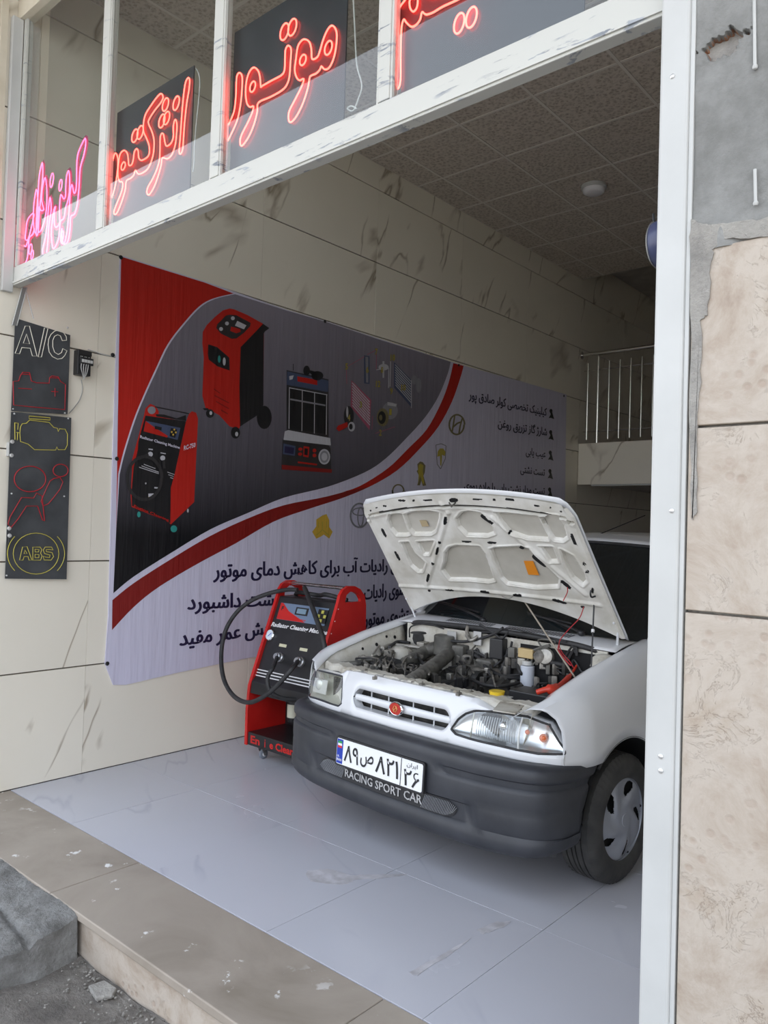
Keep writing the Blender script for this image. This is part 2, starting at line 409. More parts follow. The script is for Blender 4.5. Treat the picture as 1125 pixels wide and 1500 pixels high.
# left wall, right wall, back wall
wl = struct(MB().box(-.30, -.20, -.25, -.012, YB, 5.0).build('wall_left', M['grout']))
ZS = [.000, .607, 1.198, 1.788, 2.380, 2.973, 3.562, 4.148, 4.74]
YS = [-.20, .405, 1.577, 2.75, 3.92, 5.085, 6.26, 7.43, 8.6, YB]
tiles(wl, M['wall_marble'], 0, 0.0, .012, YS, ZS, .0018, .0075, .0008)
wr = struct(MB().box(3.66, .02, -.25, 3.9, YB, 5.0).build('wall_right', M['grout']))
tiles(wr, M['wall_marble'], 0, 3.648, -.012, [.02]+YS[1:], ZS, .0018, .0075, .0008)
wb = struct(MB().box(-.3, YB, -.25, 3.9, YB+.2, 5.0).build('wall_back', M['plaster']))
# floor
fl = struct(MB().box(-.01, .0, -.2, 3.66, YB, -.010).build('floor', M['floor_grout']))
tiles(fl, M['floor_marble'], 2, 0.0, .010, [0.0, .65, 1.35, 2.05, 2.75, 3.45, 3.655], [.012+.703*k for k in range(14)], gap=.0018, e=.0004)
# ceiling
ce = struct(MB().box(-.012, -.06, 4.352, 3.66, 6.25, 4.45).build('ceiling', M['ceiling_grid']))
XC = [0.0, .27, .87, 1.47, 2.07, 2.67, 3.27, 3.648]; YC = [-.05]+[6.25-.603*k for k in range(10, -1, -1)]
tiles(ce, M['ceiling_board'], 2, 4.35, -.012, XC, YC, gap=.014)
for x in XC[1:-1]: MB().box(x-.010, -.04, 4.347, x+.010, 6.24, 4.3515).build('grid_bar', M['ceiling_grid'], ce)
for y in YC[1:-1]:
    for k in range(len(XC)-1): MB().box(XC[k]+.011, y-.010, 4.347, XC[k+1]-.011, y+.010, 4.3515).build('grid_bar', M['ceiling_grid'], ce)
struct(MB().box(-.012, 6.25, 4.352, 3.66, 6.27, 4.75).build('trim_1', M['plaster']))
cr2 = struct(MB().box(-.012, 6.27, 4.62, 3.66, YB, 4.75).build('ceiling', M['plaster']))
# mezzanine: slab, fascia, soffit edge, railing
mz = struct(MB().box(0.002, 6.285, 2.02, 3.645, YB-.002, 2.45).build('mezzanine_floor', M['plaster']))
tiles(mz, M['wall_marble'], 1, 6.27, -.013, [0.002, 1.17, 2.34, 3.645], [2.0, 2.47])
MB().box(.16, 6.29, 1.985, 3.6, 6.32, 2.018).build('soffit_edge', M['white_paint'], mz)
rl = empty('stair_railing', (0, 6.3, 2.47), 0, 'stainless steel railing with thin upright bars along the edge of the upper floor', 'railing')
MB().tube([(.0, 0, 1.015), (3.64, 0, 1.015)], .022, 10).build('handrail', M['steel'], rl, 40)
MB().lathe([(.0, 0), (.045, 0), (.045, .008), (.03, .012), (.026, .02), (0, .02)], (0.0, 0, 1.015), 'x', 16).build('wall_flange', M['steel'], rl, 40)
for z in (.83, .135): MB().tube([(.04, 0, z), (3.62, 0, z)], .009, 8).build('cross_bar', M['steel'], rl, 40)
xb = .09; k = 0
while xb < 3.6:
    post = (k % 7 == 1)
    MB().tube([(xb, -.012, 0 if post else .04), (xb, -.012, .98 if post else .91)], .013 if post else .008, 8).build('post' if post else 'baluster', M['steel'], rl, 40)
    xb += .125 if not post else .13; k += 1
# wooden beam glimpsed at the back
M['old_wood'] = speck('old_wood', (.42, .30, .14), (.58, .44, .22), 6, .6)
a = onp(936, 452, 1, 8.6)
bmw = MB().box(a.x, 8.55, a.z-.05, 3.6, 8.75, a.z+.13).build('wooden_beam', M['old_wood'], bevel=.004)
tag(bmw, 'pale wooden beam high up at the back above the railing', 'beam')
# sill slabs and their risers
sl = struct(MB().box(-.0, -.34, -.3, 3.53, .0, -.032).build('trim_2', M['mortar']))
for x0, x1 in ((0.002, 1.24), (1.243, 2.60), (2.603, 3.53)):
    MB().box(x0, -.375, -.030, x1, .010, 0.0).build('sill_slab', M['sill_stone'], sl, bevel=.004)
    MB().box(x0, -.357, -.20, x1, -.341, -.031).build('riser_slab', M['travertine'], sl, bevel=.002)
# left pier, right outer wall, lintel and overhang
pier = struct(MB().box(-1.6, -.20, -.3, -.302, .2, 4.45).build('wall_front_left', M['mortar']))
tiles(pier, M['travertine'], 1, -.212, -.012, [-1.6, -1.0, -.302], [-.2, .45, .86, 1.27, 1.68, 2.08, 2.5, 2.9, 3.3, 3.7, 4.1, 4.45])
MB().box(-.30, -.212, -.2, -.001, -.2, 4.45).build('pier_return', M['cream_paint'], pier)
fr = struct(MB().box(3.53, -.10, -.3, 7.0, .02, 4.45).build('wall_front_right', M['mortar']))
tiles(fr, M['travertine'], 1, -.122, -.020, [3.528, 4.40, 5.2, 6.0, 7.0], [-.2, 1.272, 1.672, 2.062], gap=.006)
# rough concrete panel above the stone, with a broken hole that shows the brick inside
def conc(i, j):
    x = 3.527+i*3.4; z = 2.055+j*2.39; h = -.118-.003*math.sin(x*9+z*5)-.002*math.sin(z*23+x*31)
    hx, hz = 3.586, 2.500
    q = math.hypot((x-hx)/.034, (z-hz-(x-hx)*.08)/.019)+.22*math.sin(x*160)+.18*math.sin(z*210)+.15*math.sin(x*410+z*300)
    if q < 1.35: h += .05*max(0, min(1, (1.35-q)/.5))
    elif q < 2.1: h -= .002*(1-(q-1.35)/.75)
    if z < 2.11: h -= .006+.006*math.sin(x*60)*math.sin(x*23)
    return (x, h, z)
def concgrid(i, j):
    zz = lerp(j, [0, .2, .8, 1], [2.055, 2.45, 2.57, 4.445]); xx = lerp(i, [0, .6, 1], [3.527, 3.68, 6.927])
    return conc((xx-3.527)/3.4, (zz-2.055)/2.39)
mbc = MB().grid(concgrid, 150, 120)
cp = mbc.build('concrete_render', M['concrete'], fr, 60)
def brickmat():
    m, nt, b = nodes('broken_brick'); p = pos(nt); n = noise(nt, p, 25, 6, .7)
    nt.links.new(ramp(nt, n, [(.3, (.16, .07, .04)), (.6, (.42, .22, .13)), (.75, (.60, .50, .42))]), b.inputs['Base Color']); b.inputs['Roughness'].default_value = .95
    bump(nt, b, n, .8, .01); return m
mb = MB()
for k in range(34):
    x = 3.59+random.uniform(-.036, .036); z = 2.500+random.uniform(-.020, .016); r = random.uniform(.006, .012)
    mb.ball((x, -.086, z), r, 6, (1, .9, .8))
bk_ = mb.build('broken_brick', brickmat(), fr)
cp.data.materials.append(bk_.data.materials[0])
for f_ in cp.data.polygons:
    if f_.center.y > -.108: f_.material_index = 1
def rag(pts, n=8, amp=.004):
    out = []
    for i in range(len(pts)):
        a = pts[i]; b = pts[(i+1) % len(pts)]
        for k in range(n):
            t = k/n; out.append((a[0]+(b[0]-a[0])*t+random.uniform(-amp, amp), a[1]+(b[1]-a[1])*t+random.uniform(-amp, amp)))
    return out
def patch(px, name, parent, y=-.128, th=.006, amp=.003, m='mortar', n=5):
    P = [F(a, b, y) for a, b in px]; Q = rag([(p.x, p.z) for p in P], n, amp)
    return MB().prism([(x, y, z) for x, z in Q], (0, th+.003, 0)).build(name, M[m], parent)
patch(pl('1011,322 1040,330 1085,325 1127,318 1300,300 1300,330 1125,345 1060,350 1045,365 1040,400 1036,460 1027,470 1025,560 1021,640 1019,750 1013,760 1010,640 1012,470 1011,380'), 'mortar_smear', fr, -.127)
# drips on the concrete
for x, z0, z1 in ((1105, 0, 98), (1106, 248, 298)):
    P = [F(x, z0, -.126), F(x+1, z1, -.126)]
    mb = MB().tube([P[0], P[1]], .0035, 6); mb.ball(P[1], .006, 8); mb.build('plaster_drip', M['white_paint'], fr, 40)
lt = struct(MB().box(-.3, -.12, 4.15, 3.53, .02, 4.45).build('wall_front_lintel', M['mortar']))
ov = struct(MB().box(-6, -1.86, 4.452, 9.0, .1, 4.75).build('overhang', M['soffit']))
struct(MB().box(-6, -1.86, 4.751, 9.0, 11.0, 6.6).build('wall_upper_added', M['plaster']))  # upper storey added out of view to block the sun
struct(MB().box(-6, .201, -.3, -.31, 11.0, 4.75).build('wall_neighbour_added', M['plaster']))  # neighbouring walls out of view, added to shade the scene
struct(MB().box(7.01, -.1, -.3, 9.0, 11.0, 4.45).build('wall_neighbour_added', M['plaster']))
# glazed frame over the opening
YF = -.094
wn1 = struct(empty('window_1'))
MB().box(0.0, YF, 2.637, 3.449, YF+.045, 2.732).build('transom', M['worn_paint'], wn1, bevel=.003)
MB().box(0.002, YF-.006, 2.645, 3.449, YF, 2.655).build('transom_lip', M['worn_paint'], wn1)
for i, (a, b) in enumerate(((.865, .918), (1.708, 1.757), (2.555, 2.600))):
    MB().box(a, YF, 2.734, b, YF+.045, 4.035).build('mullion', M['worn_paint'], wn1, bevel=.003)
MB().box(0.001, YF-.055, 2.60, .033, YF+.0, 4.035).build('side_post', M['white_paint'], wn1, bevel=.003)
MB().box(0.034, YF+.002, 2.734, .052, YF+.04, 4.035).build('glazing_bead', M['worn_paint'], wn1)
MB().box(-.0, YF-.02, 4.037, 3.449, YF+.05, 4.148).build('top_rail', M['cream_paint'], wn1, bevel=.003)
for a, b in ((.053, .864), (.919, 1.707), (1.758, 2.554), (2.601, 3.448)):
    MB().box(a, YF+.016, 2.733, b, YF+.020, 4.036).build('pane', M['glass'], wn1)
    f = MB(); w = .008
    for q in ((a, 2.733, a+w, 4.036), (b-w, 2.733, b, 4.036)): f.box(q[0], YF+.004, q[1], q[2], YF+.015, q[3])
    f.build('glazing_bead', M['worn_paint'], wn1)
struct(MB().tube([(-.4, -.19, 4.235), (3.5, -.19, 4.235)], .05, 16).build('trim_3', M['grey_metal'], None, 40))
MB().box(0.001, -.20, 2.60, .012, -.165, 4.3).build('trim_4', M['cream_paint'])['kind'] = 'structure'
# right-hand door post
tp = struct(empty('door_1'))
MB().box(3.450, -.128, .001, 3.516, -.060, 4.149).build('door_post', M['white_paint'], tp, bevel=.006)
MB().box(3.516, -.1225, .001, 3.5265, -.075, 4.149).build('post_edge', M['white_paint'], tp, bevel=.002)
for px, py in ((984, 748), (968, 1108), (968, 1129), (985, 112)):
    p = F(px, py, -.128)
    MB().lathe([(0, .0), (.0055, .0), (.0055, -.002), (.003, -.004), (0, -.004)], (p.x, p.y, p.z), 'y', 12).build('bolt', M['screw'], tp, 40)
# outside ground: street, ramp
def strt(i, j):
    x = -3+i*10; y = -.358-(j**2.2)*9
    return (x, y, -.166+.006*math.sin(x*7+y*3)+.004*math.sin(x*23-y*17)+random.uniform(-.004, .004))
struct(MB().box(-40, -60, -.40, 45, 12, -.178).build('ground', M['bounce_street']))
st = struct(MB().grid(strt, 260, 120).build('ground', M['street'], None, 60))
def rampf(i, j):
    x = -.28+i*1.76; y = -.376-j*1.0
    z = -.004-(abs(y)-.376)*.165
    for g in (.50, .68, .86):
        d = abs(abs(y)-g-(x-1.0)*.12); z -= .016*max(0, 1-d/.022)
    z += random.uniform(-.0022, .0022)+.004*math.sin(x*13+y*9)
    ex = (x-1.40)/.08
    if ex > 0: z -= .018*ex*ex+.006*math.sin(y*40)*ex
    if i >= .999: z = -.18
    if j >= .999: z = -.18
    return (x + (.01*math.sin(y*21) if i > .9 else 0), y, z)
rampo = struct(MB().grid(rampf, 150, 110).build('ramp', M['ramp_concrete'], None, 50))
mb = MB()
for k in range(900):
    x = random.uniform(.9, 2.9); y = -.36-abs(random.gauss(0, .12))-.01
    if x < 1.49: continue
    r = random.uniform(.0015, .0055); mb.ball((x, y, -.162+r*.4), r, 5 if r < .004 else 6, (1, 1.2, .7))
for k in range(260):
    x = random.uniform(.6, 1.5); y = random.uniform(-.9, -.38); z = rampf(min(.99, (x+.28)/1.76), min(.99, (-.376-y)))[2]
    r = random.uniform(.001, .0035); mb.ball((x, y, z), r, 5)
tag(mb.build('gravel', M['gravel']), 'small loose gravel lying in the corner between the sill, the ramp and the street', 'gravel', kind='stuff')
a = onp(152, 1450, 2, -.16)
tag(MB().prism([(a.x-.05, a.y-.03, -.168), (a.x+.03, a.y-.045, -.168), (a.x+.055, a.y, -.168), (a.x+.03, a.y+.03, -.168), (a.x-.04, a.y+.025, -.168)], (0, 0, .016)).build('flat_stone', M['mortar'], bevel=.004), 'flat pale chip of stone lying on the dark street by the sill riser', 'stone')

# ceiling light
p = onp(870, 272, 2, 4.35)
cl = empty('ceiling_light', (p.x, p.y, 4.348), 0, 'small round white lamp fixed to the dark ceiling boards', 'light')
MB().lathe([(0, 0), (.105, 0), (.105, -.022), (.095, -.03), (0, -.03)], (0,0,0), 'z', 28).build('base', M['white_paint'], cl, 40)
MB().lathe([(.092, -.03), (.088, -.052), (.065, -.066), (0, -.072)], (0,0,0), 'z', 28).build('diffuser', mat('opal', (.85, .84, .86), .35), cl, 60)
# lamp clipped to the inside of the post
p = onp(967, 358, 1, .02)
sc = empty('wall_lamp', (p.x+.016, .02, p.z), 0, 'round dark lamp with a white rim fixed behind the white door post', 'lamp')
MB().lathe([(0, -.027), (.053, -.027), (.057, -.012), (.057, .010), (.05, .022), (0, .022)], (0,0,0), 'x', 24).build('lamp_body', mat('navy', (.06, .07, .14), .3), sc, 40)
MB().lathe([(0, -.037), (.030, -.036), (.050, -.032), (.056, -.028), (.050, -.0272)], (0,0,0), 'x', 24).build('rim', M['white_paint'], sc, 40)
MB().tube([(-.035, 0, .08), (-.03, 0, .03), (-.022, 0, -.05), (.01, 0, -.09)], .003, 6).build('bracket', M['black'], sc, 40)
MB().box(.0, -.02, -.02, .05, .0, .02).build('mount', M['black'], sc)

# ================================================================== NEON SIGNS
def neon(parent, pts, o, k, m='neon', r=.0029, y=-.052, closed=True, name='neon_tube', n=4, plane=None):
    if m == 'neon' and closed: MB().prism([F(a, b, YP-.0006) for a, b in pl(pts, o, k)], (0, .0004, 0)).build('letter_glow', M['letter_glow'], parent)
    P = [(plane or (lambda a, b: F(a, b, y)))(a, b) for a, b in pl(pts, o, k)]
    return MB().tube(cr_(P, n, closed), r, 6, closed).build(name, M[m], parent, 60)
def nell(parent, cx, cy, rx, ry, o, k, tilt=.22, m='neon', r=.0029, y=-.052, n=14, plane=None):
    pts = []
    for i in range(n):
        a = 2*PI*i/n; x = rx*math.cos(a); yy = ry*math.sin(a)
        pts.append('%f,%f' % (cx+x-yy*tilt, cy+yy))
    return neon(parent, ' '.join(pts), o, k, m, r, y, plane=plane, n=3)
def panel(px, name, y, m, parent, th=.005):
    return MB().prism([F(a, b, y) for a, b in px], (0, th, 0)).build(name, M[m], parent)
YP = -.045
M['letter_glow'] = mat('letter_glow', (.16, .006, .008), .4)  # dark red painted in for the neon glow inside the letters
# sign 2
s2 = tag(empty('neon_sign'), 'black panel with lit red neon lettering in the second glass pane from the left', 'sign')
a = F(153, 171, YP); b = F(284, 103, YP); zt = (a.z+b.z)/2
MB().box(.925, YP, 2.736, b.x, YP+.005, zt).build('backing_panel', M['panel_black'], s2)
O = (140, 90); K = 6.25
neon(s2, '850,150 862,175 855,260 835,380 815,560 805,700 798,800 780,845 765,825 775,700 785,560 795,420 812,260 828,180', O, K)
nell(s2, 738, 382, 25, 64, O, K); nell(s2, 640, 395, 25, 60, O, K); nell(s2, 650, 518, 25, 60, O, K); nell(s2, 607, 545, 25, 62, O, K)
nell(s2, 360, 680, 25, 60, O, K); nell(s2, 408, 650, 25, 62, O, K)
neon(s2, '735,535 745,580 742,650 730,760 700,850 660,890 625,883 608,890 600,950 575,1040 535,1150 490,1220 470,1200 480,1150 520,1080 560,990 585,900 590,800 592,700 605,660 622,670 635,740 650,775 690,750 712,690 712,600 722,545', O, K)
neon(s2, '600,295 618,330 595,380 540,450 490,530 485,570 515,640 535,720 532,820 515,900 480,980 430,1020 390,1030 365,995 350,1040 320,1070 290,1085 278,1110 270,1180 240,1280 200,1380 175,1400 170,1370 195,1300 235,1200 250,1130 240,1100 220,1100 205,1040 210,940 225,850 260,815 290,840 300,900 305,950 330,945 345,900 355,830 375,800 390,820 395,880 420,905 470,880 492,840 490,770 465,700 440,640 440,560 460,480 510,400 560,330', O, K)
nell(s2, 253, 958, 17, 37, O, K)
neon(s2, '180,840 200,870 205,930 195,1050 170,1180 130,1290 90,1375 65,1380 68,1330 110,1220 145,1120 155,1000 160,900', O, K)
# sign 3
s3 = tag(empty('neon_sign'), 'black panel with lit red neon lettering in the third glass pane from the left', 'sign')
a = F(328, 58, YP); b = F(504, 150, YP)
MB().box(1.765, YP, 2.736, b.x, YP+.005, a.z).build('backing_panel', M['panel_black'], s3)
O = (310, 10); K = 5.625
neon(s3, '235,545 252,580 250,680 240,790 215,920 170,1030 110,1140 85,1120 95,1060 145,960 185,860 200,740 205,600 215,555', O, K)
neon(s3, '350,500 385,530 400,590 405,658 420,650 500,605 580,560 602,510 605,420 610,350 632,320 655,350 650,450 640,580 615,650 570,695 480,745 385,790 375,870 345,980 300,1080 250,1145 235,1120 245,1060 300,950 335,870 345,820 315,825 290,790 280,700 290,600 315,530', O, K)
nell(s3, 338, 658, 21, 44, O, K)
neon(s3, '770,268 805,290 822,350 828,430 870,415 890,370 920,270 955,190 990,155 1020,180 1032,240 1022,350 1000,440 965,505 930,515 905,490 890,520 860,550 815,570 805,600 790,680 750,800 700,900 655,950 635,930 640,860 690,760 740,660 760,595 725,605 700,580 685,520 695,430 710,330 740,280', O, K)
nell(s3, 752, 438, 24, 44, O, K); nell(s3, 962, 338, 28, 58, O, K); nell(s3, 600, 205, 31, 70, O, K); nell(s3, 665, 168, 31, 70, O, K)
# sign 4
s4 = tag(empty('neon_sign'), 'black panel with lit red neon lettering in the glass pane nearest the right-hand door post', 'sign')
b = F(856, 0, YP)
MB().box(2.608, YP, 2.736, b.x, YP+.005, 3.62).build('backing_panel', M['panel_black'], s4)
O = (560, 0); K = 7.03
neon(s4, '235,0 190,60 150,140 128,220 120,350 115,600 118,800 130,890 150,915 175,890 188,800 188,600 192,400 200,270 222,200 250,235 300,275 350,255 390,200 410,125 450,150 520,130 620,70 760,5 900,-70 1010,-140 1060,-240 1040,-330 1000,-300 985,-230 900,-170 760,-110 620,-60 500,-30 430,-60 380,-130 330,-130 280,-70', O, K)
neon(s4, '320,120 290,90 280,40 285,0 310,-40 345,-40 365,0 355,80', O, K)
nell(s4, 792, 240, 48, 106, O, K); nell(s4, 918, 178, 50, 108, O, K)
# sign 1: pink cut-out lettering
s1 = tag(empty('neon_sign'), 'pink neon lettering without a panel in the leftmost glass pane', 'sign')
O = (0, 180); K = 6.0
pinks = ['748,135 700,230 680,300 674,400 673,520 665,600 650,617 638,560 630,545 618,600 611,720 600,860 585,980 562,1062 545,1000 545,930 533,1000 540,1055 575,1065 600,1030 616,930 622,825 655,800 680,710 695,560 705,400 735,290 752,200',
 '603,420 585,470 578,560 575,645 560,668 545,640 532,640 522,760 525,870 500,915 480,900 478,800 488,735 472,770 460,860 450,980 465,1100 490,1080 518,1000 530,870 560,840 578,740 595,690 610,600 612,480',
 '440,655 425,760 418,860 400,1000 375,1120 385,1172 405,1165 420,1050 430,900 450,760', '398,480 375,560 366,680 385,760 360,770 345,740 330,820 335,930 350,960 385,880 408,760 412,600',
 '372,350 345,470 335,620 322,800 318,980 335,960 345,800 360,640 375,480', '320,585 300,700 293,830 300,940 318,960 333,820 332,660',
 '300,805 255,830 235,880 228,950 222,1020 240,1030 262,1000 290,980 302,930 288,975 258,1010 250,1080 240,1190 210,1245 182,1230 170,1150 172,1000 190,890 206,870 205,960 200,1040 215,1080 238,1060']
for q in pinks:
    P = [F(a+1.2, b, -.045) for a, b in pl(q, O, K)]
    MB().tube(cr_(P, 3, True), .017, 8, True, flat=(Vector((0, 1, 0)), .12)).build('letter_backing', M['neon_back'], s1, 60)
    neon(s1, q, O, K, 'neon_pink', .0030, y=-.054, n=3)
for c in ((532, 548, 12, 50), (455, 505, 13, 62), (548, 1000, 9, 50), (268, 1110, 13, 45), (283, 1160, 9, 40)):
    nell(s1, *c, O, K, .12, 'neon_pink', .0030, -.054)
# cables and cords hanging behind the panes
for q, o, k, lab in (('890,60 930,80 955,180 940,400 920,600 905,800 900,950 890,1010', (140, 90), 6.25, 'thin white cable hanging behind the second glass pane beside its panel'),
               ('1040,0 1045,100 1050,190 1065,250 1055,290 1040,325 1022,320 1035,312 1050,320', (0, 0), 2.009, 'thin white cable with knots hanging beside the third glass pane panel')):
    tag(MB().tube(cr_([F(a, b, -.035) for a, b in pl(q, o, k)], 4), .0028, 6).build('hanging_cable', M['white_paint'], None, 50), lab, 'cable')

# ================================================================== A/C SIGN BOARD
sg = empty('warning_light_sign', (0, 0, 0), 0, 'tall narrow black sign board with dotted A/C, battery, engine and ABS outlines', 'sign')
XS = .030
def wq(px, x0, th, name, m, parent, **k): return MB().prism([W(a, b, x0) for a, b in px], (th, 0, 0)).build(name, m, parent, **k)
wq(pl('22,466 102.5,491 98.5,607 16,602'), XS-.004, .004, 'upper_board', M['panel_dull'], sg)
wq(pl('16,603 104,612 97,848.5 7,847.5'), XS-.006, .004, 'lower_board', M['panel_dull'], sg)
wp = lambda a, b: W(a, b, XS+.0025)
def led(pts, o, k, m, closed=True, n=1, r=.0021): 
    P = [wp(a, b) for a, b in pl(pts, o, k)]
    if n > 1: P = cr_(P, n, closed)
    return MB().tube(P, r, 5, closed).build('led_outline', M[m], sg)
O = (0, 380); K = 9.375
led('345,915 405,915 510,1330 445,1325 415,1220 300,1210 270,1295 208,1290', O, K, 'led_white')
led('365,1025 408,1160 320,1150', O, K, 'led_white')
led('610,940 658,950 570,1340 525,1340', O, K, 'led_white')
led('915,1110 910,1060 870,1000 810,970 750,985 700,1030 670,1090 660,1170 675,1270 720,1335 790,1370 850,1360 890,1320 920,1255 862,1225 845,1280 800,1305 750,1275 725,1200 725,1110 750,1055 790,1035 830,1050 855,1115', O, K, 'led_white')
O = (0, 460); K = 7.5
led('145,740 205,735 225,675 250,640 325,645 345,735 400,755 540,760 545,700 570,680 640,690 665,740 720,775 712,1050 340,1020 150,1000', O, K, 'led_red', r=.0024)
led('200,815 350,825', O, K, 'led_red', False); led('565,850 640,855', O, K, 'led_red', False); led('605,815 605,905', O, K, 'led_red', False)
led('240,660 330,665', O, K, 'led_red', False); led('560,700 650,705', O, K, 'led_red', False)
led('320,1120 550,1140 550,1165 320,1150', O, K, 'led_yellow')
led('225,1240 245,1205 290,1200 325,1165 540,1190 590,1245 630,1255 640,1290 655,1260 715,1265 742,1320 740,1440 715,1490 640,1490 625,1460 612,1495 380,1490 310,1430 225,1400 218,1310', O, K, 'led_yellow')
led('160,1195 200,1200 195,1270', O, K, 'led_yellow', False); led('162,1195 165,1380', O, K, 'led_yellow', False); led('195,1300 190,1385', O, K, 'led_yellow', False); led('180,1300 215,1305', O, K, 'led_yellow', False)
O = (0, 640); K = 6.817
def ell(cx, cy, rx, ry, m, o, k, a0=0, a1=360, n=28, r=.0019):
    full = a1-a0 >= 360; s_ = ' '.join('%f,%f' % (cx+rx*math.cos(math.radians(a0+(a1-a0)*i/n)), cy+ry*math.sin(math.radians(a0+(a1-a0)*i/n))) for i in range(n if full else n+1))
    led(s_, o, k, m, full, 1, r)
ell(300, 420, 158, 128, 'led_red', O, K, r=.0026); ell(605, 335, 75, 62, 'led_red', O, K, r=.0026)
led('540,415 600,405 628,450 600,520 540,600 480,670 430,690 410,640 440,570 470,500 500,440', O, K, 'led_red', r=.0024)
led('80,870 100,800 215,605 335,610 365,560 420,590 445,840 425,830 375,690 265,690 180,820 110,905', O, K, 'led_red', r=.0024)
ell(360, 1165, 228, 205, 'led_yellow', O, K); ell(360, 1165, 285, 255, 'led_yellow', O, K, 138, 222, 12); ell(360, 1165, 285, 255, 'led_yellow', O, K, -42, 42, 12)
led('195,1230 225,1100 270,1095 320,1230 290,1230 280,1195 240,1195 230,1230', O, K, 'led_yellow', r=.002); led('250,1130 270,1165 240,1165', O, K, 'led_yellow', r=.002)
led('328,1100 400,1100 418,1125 405,1160 420,1190 405,1230 328,1230', O, K, 'led_yellow', r=.002); led('350,1122 390,1125 385,1148 350,1148', O, K, 'led_yellow', r=.002); led('350,1172 390,1175 388,1205 350,1205', O, K, 'led_yellow', r=.002)
led('530,1130 515,1100 450,1100 432,1130 445,1165 500,1180 495,1205 455,1200 432,1190 440,1228 510,1230 535,1195 520,1155 462,1145 462,1125 500,1125', O, K, 'led_yellow', r=.002)
for px, py, r in ((99, 480, .006), (19, 599, .004), (95, 605, .005), (21, 606, .005), (100, 613, .005), (18, 647, .011), (17, 667, .011), (17, 723, .005), (94, 727, .005), (13.5, 774, .011), (14, 784.5, .011), (9.7, 843, .005)):
    p = W(px, py, XS); MB().lathe([(0, 0), (r, 0), (r*.9, .003), (r*.3, .0045), (0, .0045)], p, 'x', 12).build('screw', M['screw'], sg, 40)
for ys in ((648, 668), (770, 795)):
    a = W(12, ys[0], .01); b = W(10 if ys[0] < 700 else 6, ys[1], .01)
    MB().box(.0, a.y-.004, b.z, .028, a.y+.0, a.z).build('side_bracket', M['white_paint'], sg)
for q, r in (('36,421 27,455 21,477', .0), ('37,421 49,467', .0)):
    P = [W(a, b, .032) for a, b in pl(q)]
    if q.startswith('36'):
        nrm = Vector((0, .024, .004)); t = MB()
        for i in range(2): t.prism([P[i]-nrm*.5, P[i]+nrm*.5, P[i+1]+nrm*.5, P[i+1]-nrm*.5], (.003, 0, 0))
        st_ = t.build('hanging_strap', M['grey_metal'], sg)
        for e in (-.5, .5): MB().tube([p+nrm*e+Vector((.002, 0, 0)) for p in P], .0028, 6).build('strap_edge', M['white_paint'], sg)
    else: MB().tube(P, .003, 6).build('hanging_wire', M['white_paint'], sg)
# power supply beside it
a = W(105, 510, .0); b = W(129, 556, .0)
ps = empty('power_supply', (0, (a.y+b.y)/2, b.z+.01), 0, 'small black power supply box with a white terminal strip beside the tall black sign', 'power supply')
h = a.z-b.z-.02; w = (b.y-a.y)/2-.012
MB().box(.001, -w, 0, .050, w, h).build('case', M['black'], ps, bevel=.004)
MB().box(.050, -w, h*.80, .056, w, h).build('cover', M['black'], ps, bevel=.002)
MB().box(.050, -w*.8, h*.42, .066, w*1.15, h*.70).build('terminal_block', M['black'], ps, bevel=.002)
for i in range(4): MB().box(.066, -w*.6+i*w*.42, h*.50, .068, -w*.6+i*w*.42+w*.36, h*.62).build('terminal', M['white_paint'], ps)
for i in range(8): MB().box(.0502, -w*.8+i*w*.2, h*.73, .0515, -w*.8+i*w*.2+w*.1, h*.76).build('print_mark', M['white_paint'], ps) if i % 3 else None
for i, yy in enumerate((-.6, -.25, .1, .4)):
    MB().tube(cr_([(.064, w*yy, h*.44), (.072, w*(yy-.15), h*.25), (.06, w*yy*.6, h*.05), (.04, w*.1, -.02)], 5), .0022, 6).build('wire', M['white_paint'], ps, 50)
P = [W(x, y, .012) for x, y in pl('119,556 121,570 117,585 108,598 101,606')]
tag(MB().tube(cr_(P, 5), .0022, 6).build('thin_cable', M['grey_metal'], None, 50), 'thin grey cable from the black power supply box down to the tall black sign', 'cable')
tag(MB().tube(cr_([W(x, y, .006) for x, y in pl('129,512 139,515 150,519 170,523')], 3), .003, 6).build('wall_cable', M['white_paint'], None, 50), 'short white cable running along the wall joint to the banner', 'cable')

# ================================================================== BANNER
bn = empty('banner', (0, 0, 0), 0, 'large red, black and lavender printed banner hung on the left marble wall', 'banner')
def bannermat():
    m, nt, b = nodes('banner_cloth'); p = pos(nt); sp_ = nt.nodes.new('ShaderNodeSeparateXYZ'); nt.links.new(p, sp_.inputs[0])
    b.inputs['Base Color'].default_value = (.62, .60, .74, 1); b.inputs['Roughness'].default_value = .42
    st = pos(nt, (1, 9, .7)); bump(nt, b, noise(nt, st, 1.6, 3), .35, .02)
    return m
M['cloth'] = bannermat()
def printm(name, col, rough=.42):
    m = mat(name, col, rough); nt = m.node_tree; b = nt.nodes['Principled BSDF']; bump(nt, b, noise(nt, pos(nt, (1, 9, .7)), 1.6, 3), .35, .02); return m
def gradm(name, c0, c1, z0, z1):
    m, nt, b = nodes(name); s = nt.nodes.new('ShaderNodeSeparateXYZ'); nt.links.new(pos(nt), s.inputs[0])
    f = nt.nodes.new('ShaderNodeMapRange'); f.inputs[1].default_value = z0; f.inputs[2].default_value = z1; nt.links.new(s.outputs[2], f.inputs[0])
    nt.links.new(mixc(nt, f.outputs[0], c0, c1), b.inputs['Base Color']); b.inputs['Roughness'].default_value = .42
    bump(nt, b, noise(nt, pos(nt, (1, 9, .7)), 1.6, 3), .35, .02); return m
